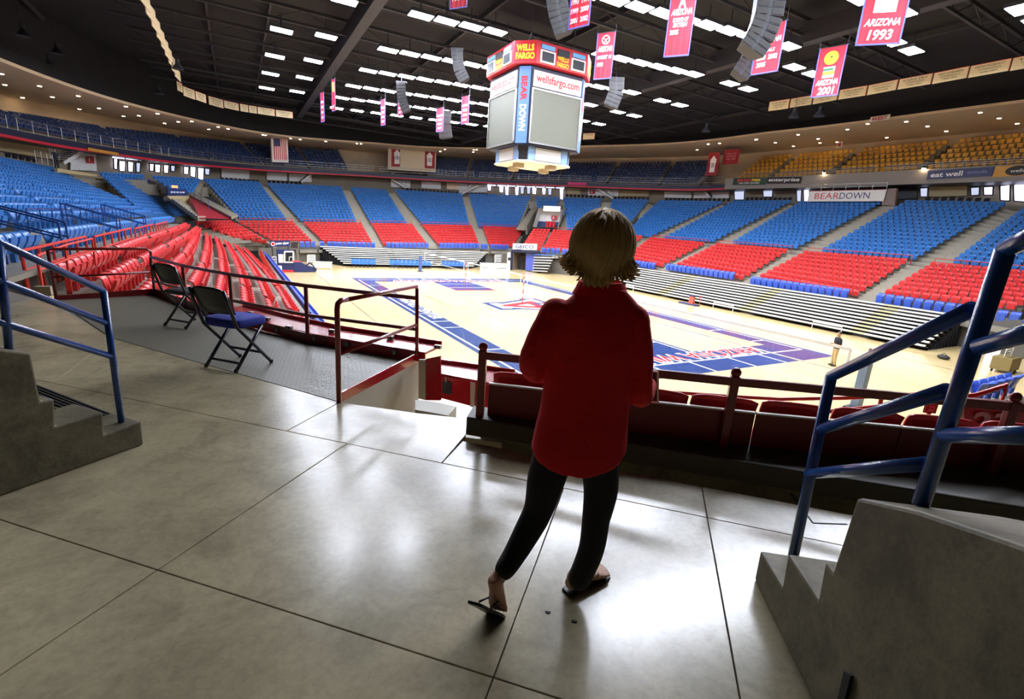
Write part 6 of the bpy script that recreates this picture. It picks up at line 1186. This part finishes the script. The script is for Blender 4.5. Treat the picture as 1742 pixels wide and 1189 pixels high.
def head(mb, c, fwd, up, s_=1.0):
    """Skull, jaw, nose, ears, brow, lips and neck root; c is the head's middle."""
    fwd = unit(fwd); up = unit(up); rt = np.cross(fwd, up)
    mb.ball(c + up * .018 * s_ - fwd * .008 * s_, (.074 * s_, .092 * s_, .098 * s_), 22, 16, rt, fwd, up); mb.ball(c - up * .035 * s_ + fwd * .022 * s_, (.060 * s_, .064 * s_, .075 * s_), 18, 12, rt, fwd, up); mb.ball(c - up * .092 * s_ + fwd * .060 * s_, (.026 * s_, .022 * s_, .018 * s_), 10, 8, rt, fwd, up)
    mb.tube([c + up * .012 * s_ + fwd * .078 * s_, c - up * .012 * s_ + fwd * .094 * s_, c - up * .030 * s_ + fwd * .104 * s_], [.008 * s_, .010 * s_, .013 * s_], 10); mb.ball(c - up * .032 * s_ + fwd * .098 * s_, (.017 * s_, .012 * s_, .010 * s_), 10, 8, rt, fwd, up)
    for sg in (-1, 1):
        mb.ball(c + rt * sg * .076 * s_ - fwd * .008 * s_, (.011 * s_, .020 * s_, .032 * s_), 10, 8, rt, fwd, up); mb.ball(c + rt * sg * .032 * s_ + fwd * .074 * s_ + up * .030 * s_, (.026 * s_, .010 * s_, .008 * s_), 10, 6, rt, fwd, up); mb.ball(c + rt * sg * .042 * s_ + fwd * .062 * s_ - up * .022 * s_, (.020 * s_, .018 * s_, .018 * s_), 10, 8, rt, fwd, up)
    return rt
def face_parts(c, fwd, up, parent, s_=1.0):
    fwd = unit(fwd); up = unit(up); rt = np.cross(fwd, up)
    for sg in (-1, 1):
        p = c + rt * sg * .031 * s_ + fwd * .080 * s_ + up * .008 * s_; g = MB(); g.ball(p, (.014 * s_, .008 * s_, .0095 * s_), 14, 10, rt, fwd, up); e_ = g.build('eye', M_WHITE, parent, smooth=True); g = MB(); g.ball(p + fwd * .0065 * s_, (.0062 * s_, .003 * s_, .0062 * s_), 12, 8, rt, fwd, up); g.build('iris', M_BINK, e_, smooth=True)
    g = MB(); g.ball(c - up * .058 * s_ + fwd * .083 * s_, (.024 * s_, .007 * s_, .007 * s_), 14, 8, rt, fwd, up); g.build('mouth', mat('lips', (168, 84, 78), .5), parent, smooth=True)
# ---- the woman in the red shirt, seen from behind
YW = 1.85
wm = thing('person', 'woman in untucked red shirt and black trousers seen from behind, one heel raised', 'person', U(985, 1003, 0))
SHO = {'l': PY(944, 535, 1.84), 'r': PY(1081, 546, 1.84)}
LARM = [PY(946, 534, 1.84), PY(920, 580, 1.82), PY(905, 622, 1.84), PY(922, 634, 1.98), PY(948, 628, 2.10)]
RARM = [PY(1078, 545, 1.84), PY(1086, 605, 1.83), PY(1089, 670, 1.85), PY(1096, 664, 1.98), PY(1103, 654, 2.09)]
HC = PY(1023, 424, 1.87)
LL = [PY(945, 765, 1.84), PY(929, 815, 1.83), PY(916, 866, 1.82), PY(896, 906, 1.79), PY(874, 945, 1.74), PY(859, 968, 1.70)]
RL = [PY(1018, 772, 1.85), PY(1022, 830, 1.85), PY(1014, 882, 1.84), PY(1007, 930, 1.83), PY(993, 968, 1.82), PY(985, 984, 1.815)]
b = MB(); fwdw = unit(np.array([.12, 1, .05])); upw = unit(HC - PY(990, 640, 1.85)); rtw = head(b, HC, fwdw, upw)
b.tube([HC - upw * .05 - fwdw * .01, HC - upw * .13 - fwdw * .02, PY(1020, 500, 1.86)], [.052, .050, .056], 14)
tl = [(500, 992, 1058, .05), (530, 950, 1078, .08), (580, 948, 1072, .09), (640, 945, 1060, .08), (690, 935, 1052, .09), (740, 925, 1050, .10), (770, 925, 1048, .10)]
b.loft([oring((PY(l, y, YW) + PY(r, y, YW)) / 2, (PY(r, y, YW) - PY(l, y, YW)) / 2, np.array([0, d, 0]), 20) for y, l, r, d in tl])
chain(b, LARM, [.046, .042, .036, .034, .026]); chain(b, RARM, [.046, .042, .036, .034, .026])
chain(b, LL, [.072, .066, .052, .046, .034, .030]); chain(b, RL, [.072, .062, .050, .046, .038, .033])
hand(b, LARM[-1], unit(np.array([.75, .6, .0])), np.array([.5, -.3, .6]), .92, 1); hand(b, RARM[-1], unit(np.array([-.12, .8, .45])), np.array([-1, .2, .1]), .92, -1)
def foot(mb, heel, toe, up, s_=1.0):
    d = toe - heel; L = np.linalg.norm(d); d = unit(d); sd = np.cross(d, up); up = np.cross(sd, d)
    mb.loft([oring(heel + d * L * t + up * h, sd * w_, up * hh, 14) for t, w_, h, hh in ((-.02, .022, .028, .022), (.12, .030, .034, .032), (.35, .031, .036, .034), (.6, .039, .026, .022), (.78, .043, .019, .015), (.84, .038, .016, .012))])
    for j, (off, ln, r_) in enumerate(((.030, .20, .0125), (.012, .215, .0095), (-.006, .20, .009), (-.022, .18, .0085), (-.036, .15, .008))):
        a = heel + d * L * .78 + sd * off * -1 + up * .016; e_ = heel + d * L * (.80 + ln) + sd * off * -1.06 + up * .012; mb.tube([a, (a + e_) / 2 + up * .004, e_], [r_, r_, r_ * .8], 8); mb.ball(e_, r_ * .82, 8, 6)
    return d, sd, up, L
RH_, RT_ = U(966, 1003, .016), U(1031, 972, .016)
RT_ = RH_ + unit(RT_ - RH_) * .235; LT_ = np.array([*U(846, 1041, .014)[:2], .014]); LH_ = PY(836, 1002, LT_[1] - .05); LH_ = LT_ + unit(LH_ - LT_) * .19; LS_ = PY(808, 1022, LT_[1] - .09)
fr_ = foot(b, RH_, RT_, ZX); fl_ = foot(b, LH_, LT_, unit(np.array([-.1, -.72, .7])) * -1 if False else unit(np.array([.35, .85, .2])))
chain(b, [RL[-1], RH_ + ZX * .055 + fr_[0] * .03], [.033, .034]); chain(b, [LL[-1], LH_ + fl_[2] * .045 + fl_[0] * .03], [.030, .032])
mods(b.build('body', M_SKIN, wm, fix=True), .0052, 4)
face_parts(HC, fwdw, upw, wm)
LSd = unit(LT_ - LS_); LSs = np.cross(LSd, ZX)
for (heel, toe, (d, sd, up, L), sg) in ((RH_, RT_, fr_, 1), (LS_, LT_, (LSd, unit(np.cross(LSd, (.25, .75, .6))), np.cross(unit(np.cross(LSd, (.25, .75, .6))), LSd), .20), -1)):
    g = MB(); outl = [(-.05, .026), (.05, .033), (.35, .032), (.62, .043), (.82, .047), (1.0, .036), (1.05, .014)]
    pts = [heel + d * L * t + sd * w_ - up * .004 for t, w_ in outl] + [heel + d * L * t - sd * w_ - up * .004 for t, w_ in outl[::-1]]; g.prism(pts, -up * .012)
    sn = g.build('sandal', mat('sandal_black', (26, 24, 24), .4), wm, bevel=.003); tn = heel + d * L * .80 + sd * -.02 + up * .02; g = MB()
    for k in (-1, 1): g.tube([tn, heel + d * L * .66 + sd * k * .030 + up * .040, heel + d * L * .42 + sd * k * .036 + up * .010], .0048, 8)
    g.build('strap', mat('sandal_black', (26, 24, 24), .4), sn, smooth=True)
g = MB(); hipc = (PY(915, 748, YW) + PY(1062, 748, YW)) / 2
g.loft([oring((PY(l, y, YW) + PY(r, y, YW)) / 2, (PY(r, y, YW) - PY(l, y, YW)) / 2, np.array([0, d, 0]), 22) for y, l, r, d in ((712, 926, 1056, .095), (745, 912, 1058, .11), (775, 906, 1058, .105), (792, 915, 1052, .085))])
chain(g, LL, [.088, .080, .063, .057, .048, .043], 18); chain(g, RL, [.084, .074, .060, .056, .052, .050], 18)
mods(g.build('trousers', mat('black_trousers', (16, 16, 20), .8, bump=.15, bscale=120), wm), .007, 3)
g = MB(); tl = [(492, 990, 1064, .055), (503, 975, 1074, .068), (516, 955, 1084, .08), (534, 936, 1092, .095), (560, 932, 1092, .105), (600, 931, 1086, .108), (650, 926, 1077, .104), (700, 917, 1069, .108), (735, 908, 1067, .118), (762, 903, 1065, .125)]
rings = [oring((PY(l, y, YW) + PY(r, y, YW)) / 2, (PY(r, y, YW) - PY(l, y, YW)) / 2, np.array([0, d, 0]), 28, .92) for y, l, r, d in tl]
last = rings[-1]; hem = [p + np.array([0, 0, -.075 * abs(math.sin(a)) ** 1.5 + .012 * abs(math.cos(a)) ** 6]) for p, a in zip(last, np.linspace(0, 2 * math.pi, 28, endpoint=False))]; g.loft(rings + [hem])
chain(g, LARM[:-1] + [LARM[-1] * .75 + LARM[-2] * .25], [.064, .058, .053, .047, .041], 16); chain(g, RARM[:-1] + [RARM[-1] * .75 + RARM[-2] * .25], [.062, .056, .051, .047, .041], 16)
so = mods(g.build('shirt', mat('red_shirt_cloth', (222, 16, 26), .85, bump=.2, bscale=160), wm), .0062, 5)
tx = bpy.data.textures.new('shirt_folds', 'CLOUDS'); tx.noise_scale = .09; dm = so.modifiers.new('folds', 'DISPLACE'); dm.texture = tx; dm.strength = .010; dm.mid_level = .5
g = MB(); cc = PY(1022, 491, 1.86); X = (PY(1070, 494, 1.86) - PY(976, 490, 1.86)) / 2
g.loft([oring(cc + upw * z, X * k, fwdw * .075 * k, 24) for z, k in ((-.022, 1.02), (.0, .93), (.028, .84), (.030, .78), (.0, .80))], False); g.build('collar', mat('red_shirt_cloth', (222, 16, 26), .85), so, smooth=True)
# hair: short blond bob with ends flipped outward
g = MB(); rng = random.Random(11); hr, hf, hu = .114, .118, .128; hc = HC + upw * .012 - fwdw * .012
g.ball(hc + upw * .01 - fwdw * .01, (hr * .93, hf * .93, hu * .95), 20, 14, rtw, fwdw, upw)
for k in range(620):
    th = rng.uniform(0, 2 * math.pi); fr0 = math.cos(th)                     # 1 = face side
    p1 = R(rng.uniform(98, 112) + 26 * (1 - abs(math.sin(th))) ** .7) if fr0 < .35 else R(rng.uniform(52, 66)); p0 = R(rng.uniform(2, 60)); sw = rng.uniform(-.25, .25); pts = []
    rad = rng.uniform(.97, 1.05)
    for q in range(7):
        f_ = q / 6; ph = p0 + (p1 - p0) * f_; t_ = th + sw * f_; dx = math.sin(ph); pts.append(hc + (rtw * math.sin(t_) * hr + fwdw * math.cos(t_) * hf) * dx * rad + upw * math.cos(ph) * hu * rad)
    t_ = th + sw; o_ = rtw * math.sin(t_) + fwdw * math.cos(t_); side = abs(math.sin(t_))
    if fr0 < .35:
        L = rng.uniform(.6, 1.25); nape = (1 - side) * (fr0 < 0)
        pts.append(pts[-1] - upw * .022 * L + o_ * (.010 * side - .012 * nape)); pts.append(pts[-1] - upw * .014 * L + o_ * (.014 * side * L - .006 * nape)); pts.append(pts[-1] - upw * (.002 if side > .5 else .016) * L + o_ * .013 * side * L)
    n = len(pts); g.tube(pts, [.0075 * (1 - .75 * (i / (n - 1)) ** 2) + .0006 for i in range(n)], 5)
hm = mat('blond_hair', (222, 186, 116), .55, noise=.35, nscale=30); nt_ = hm.node_tree; tl_ = nt_.nodes.new('ShaderNodeBsdfTranslucent'); tl_.inputs[0].default_value = rgb(226, 186, 120); mxs = nt_.nodes.new('ShaderNodeMixShader'); mxs.inputs[0].default_value = .3; ou = nt_.nodes['Material Output']; nt_.links.new(nt_.nodes['Principled BSDF'].outputs[0], mxs.inputs[1]); nt_.links.new(tl_.outputs[0], mxs.inputs[2]); nt_.links.new(mxs.outputs[0], ou.inputs[0])
g.build('hair', hm, wm, smooth=True)
ph = RARM[-1] + np.array([.015, .075, .02]); o = thing('smartphone', 'phone with pale rim held in front of the woman at her right side', 'phone', ph)
px_ = unit(np.array([.75, -.5, .1])); py_ = unit(np.array([-.1, .15, 1])); pn_ = np.cross(px_, py_); pc = PY(1106, 657, 2.17); o.location = tuple(pc)
g = MB(); g.box(pc, (.036, .072, .004), px_, py_, pn_); g.build('body', M_BINK, o, bevel=.003); g = MB()
for a, b_ in (((-1, -1), (1, -1)), ((1, -1), (1, 1)), ((1, 1), (-1, 1)), ((-1, 1), (-1, -1))): g.bar(pc + px_ * .036 * a[0] + py_ * .072 * a[1], pc + px_ * .036 * b_[0] + py_ * .072 * b_[1], .008, .008)
g.build('pale_rim', M_WHITE, o)
# ---- smaller figures
def person(label, P, H, fwd, shirt, pants, hairm, arms='chest', shoes=None):
    fwd = unit(fwd); rt = np.cross(fwd, ZX); o = thing('person', label, 'person', P); k = H / 1.75; W_ = lambda a, b_, z: P + (rt * a + fwd * b_ + ZX * z) * k
    hc_ = W_(0, .02, 1.63); b = MB(); head(b, hc_, fwd, ZX, k); b.tube([hc_ - ZX * .06 * k, W_(0, -.01, 1.44)], [.055 * k, .06 * k], 12)
    tr_ = [(1.46, .08, .06), (1.40, .17, .09), (1.25, .18, .11), (1.05, .165, .11), (.92, .17, .115), (.84, .16, .10)]; b.loft([oring(W_(0, 0, z), rt * w_ * k * .92, fwd * d * k * .9, 16) for z, w_, d in tr_])
    A = []
    for sg in (-1, 1):
        if arms == 'chest': q = [W_(sg * .20, 0, 1.38), W_(sg * .25, -.02, 1.10), W_(sg * .10, .24, 1.14)]
        else: q = [W_(sg * .20, 0, 1.38), W_(sg * .25, -.02, 1.10), W_(sg * .24, .06, .84)]
        A.append(q); chain(b, q, [.048 * k, .042 * k, .028 * k]); hand(b, q[-1], q[-1] - q[-2], -rt * sg if arms != 'chest' else ZX * .3 - rt * sg, k, -sg)
    Lg = []
    for sg in (-1, 1): q = [W_(sg * .09, 0, .88), W_(sg * .10, .02, .48), W_(sg * .11, -.02, .09)]; Lg.append(q); chain(b, q, [.08 * k, .055 * k, .036 * k])
    mods(b.build('body', M_SKIN, o), .012, 3)
    face_parts(hc_, fwd, ZX, o, k)
    g = MB(); g.loft([oring(W_(0, 0, z), rt * w_ * k, fwd * d * k, 18) for z, w_, d in ((1.47, .085, .065), (1.42, .165, .09), (1.25, .19, .125), (1.05, .18, .13), (.90, .185, .13))])
    for q in A: chain(g, [q[0], q[1] * .75 + q[0] * .25], [.066 * k, .062 * k])
    mods(g.build('shirt', shirt, o), .014, 3)
    g = MB(); g.loft([oring(W_(0, 0, z), rt * w_ * k, fwd * d * k, 18) for z, w_, d in ((.98, .165, .115), (.88, .18, .125), (.80, .16, .11))])
    for q in Lg: chain(g, q, [.092 * k, .07 * k, .058 * k])
    mods(g.build('trousers', pants, o), .014, 3)
    for sg, q in zip((-1, 1), Lg): g = MB(); g.loft([oring(np.array([*(q[-1] + fwd * t * k)[:2], P[2] + .045 * k]), rt * w_ * k, ZX * h * k, 12) for t, w_, h in ((-.08, .03, .03), (-.05, .042, .045), (.08, .048, .04), (.18, .035, .025), (.2, .015, .012))]); g.build('shoe', shoes or M_BINK, o, smooth=True)
    g = MB(); g.ball(hc_ + ZX * .035 * k - fwd * .02 * k, (.082 * k, .092 * k, .092 * k), 16, 12, rt, fwd, ZX); g.build('hair', hairm, o, smooth=True); return o
PP = U(1416, 622, ZC); hair2 = mat('dark_hair', (44, 34, 28), .5)
person('person in black polo and khaki trousers standing on the court beyond the blue border', PP, 1.78, -BX * .3 - AX * .4 + np.array([-1., -.1, 0]), mat('black_polo', (26, 26, 30), .8), mat('khaki_trousers', (196, 172, 126), .8), hair2)
q = RH(97, 285, -.2)[0]; person('person in dark clothes standing at the railing by the left concourse stairs', q - ZX * .12, 1.75, np.array([.9, -.4, 0]), mat('dark_shirt', (22, 26, 40), .8), mat('dark_trousers', (26, 28, 34), .8), hair2, 'down')
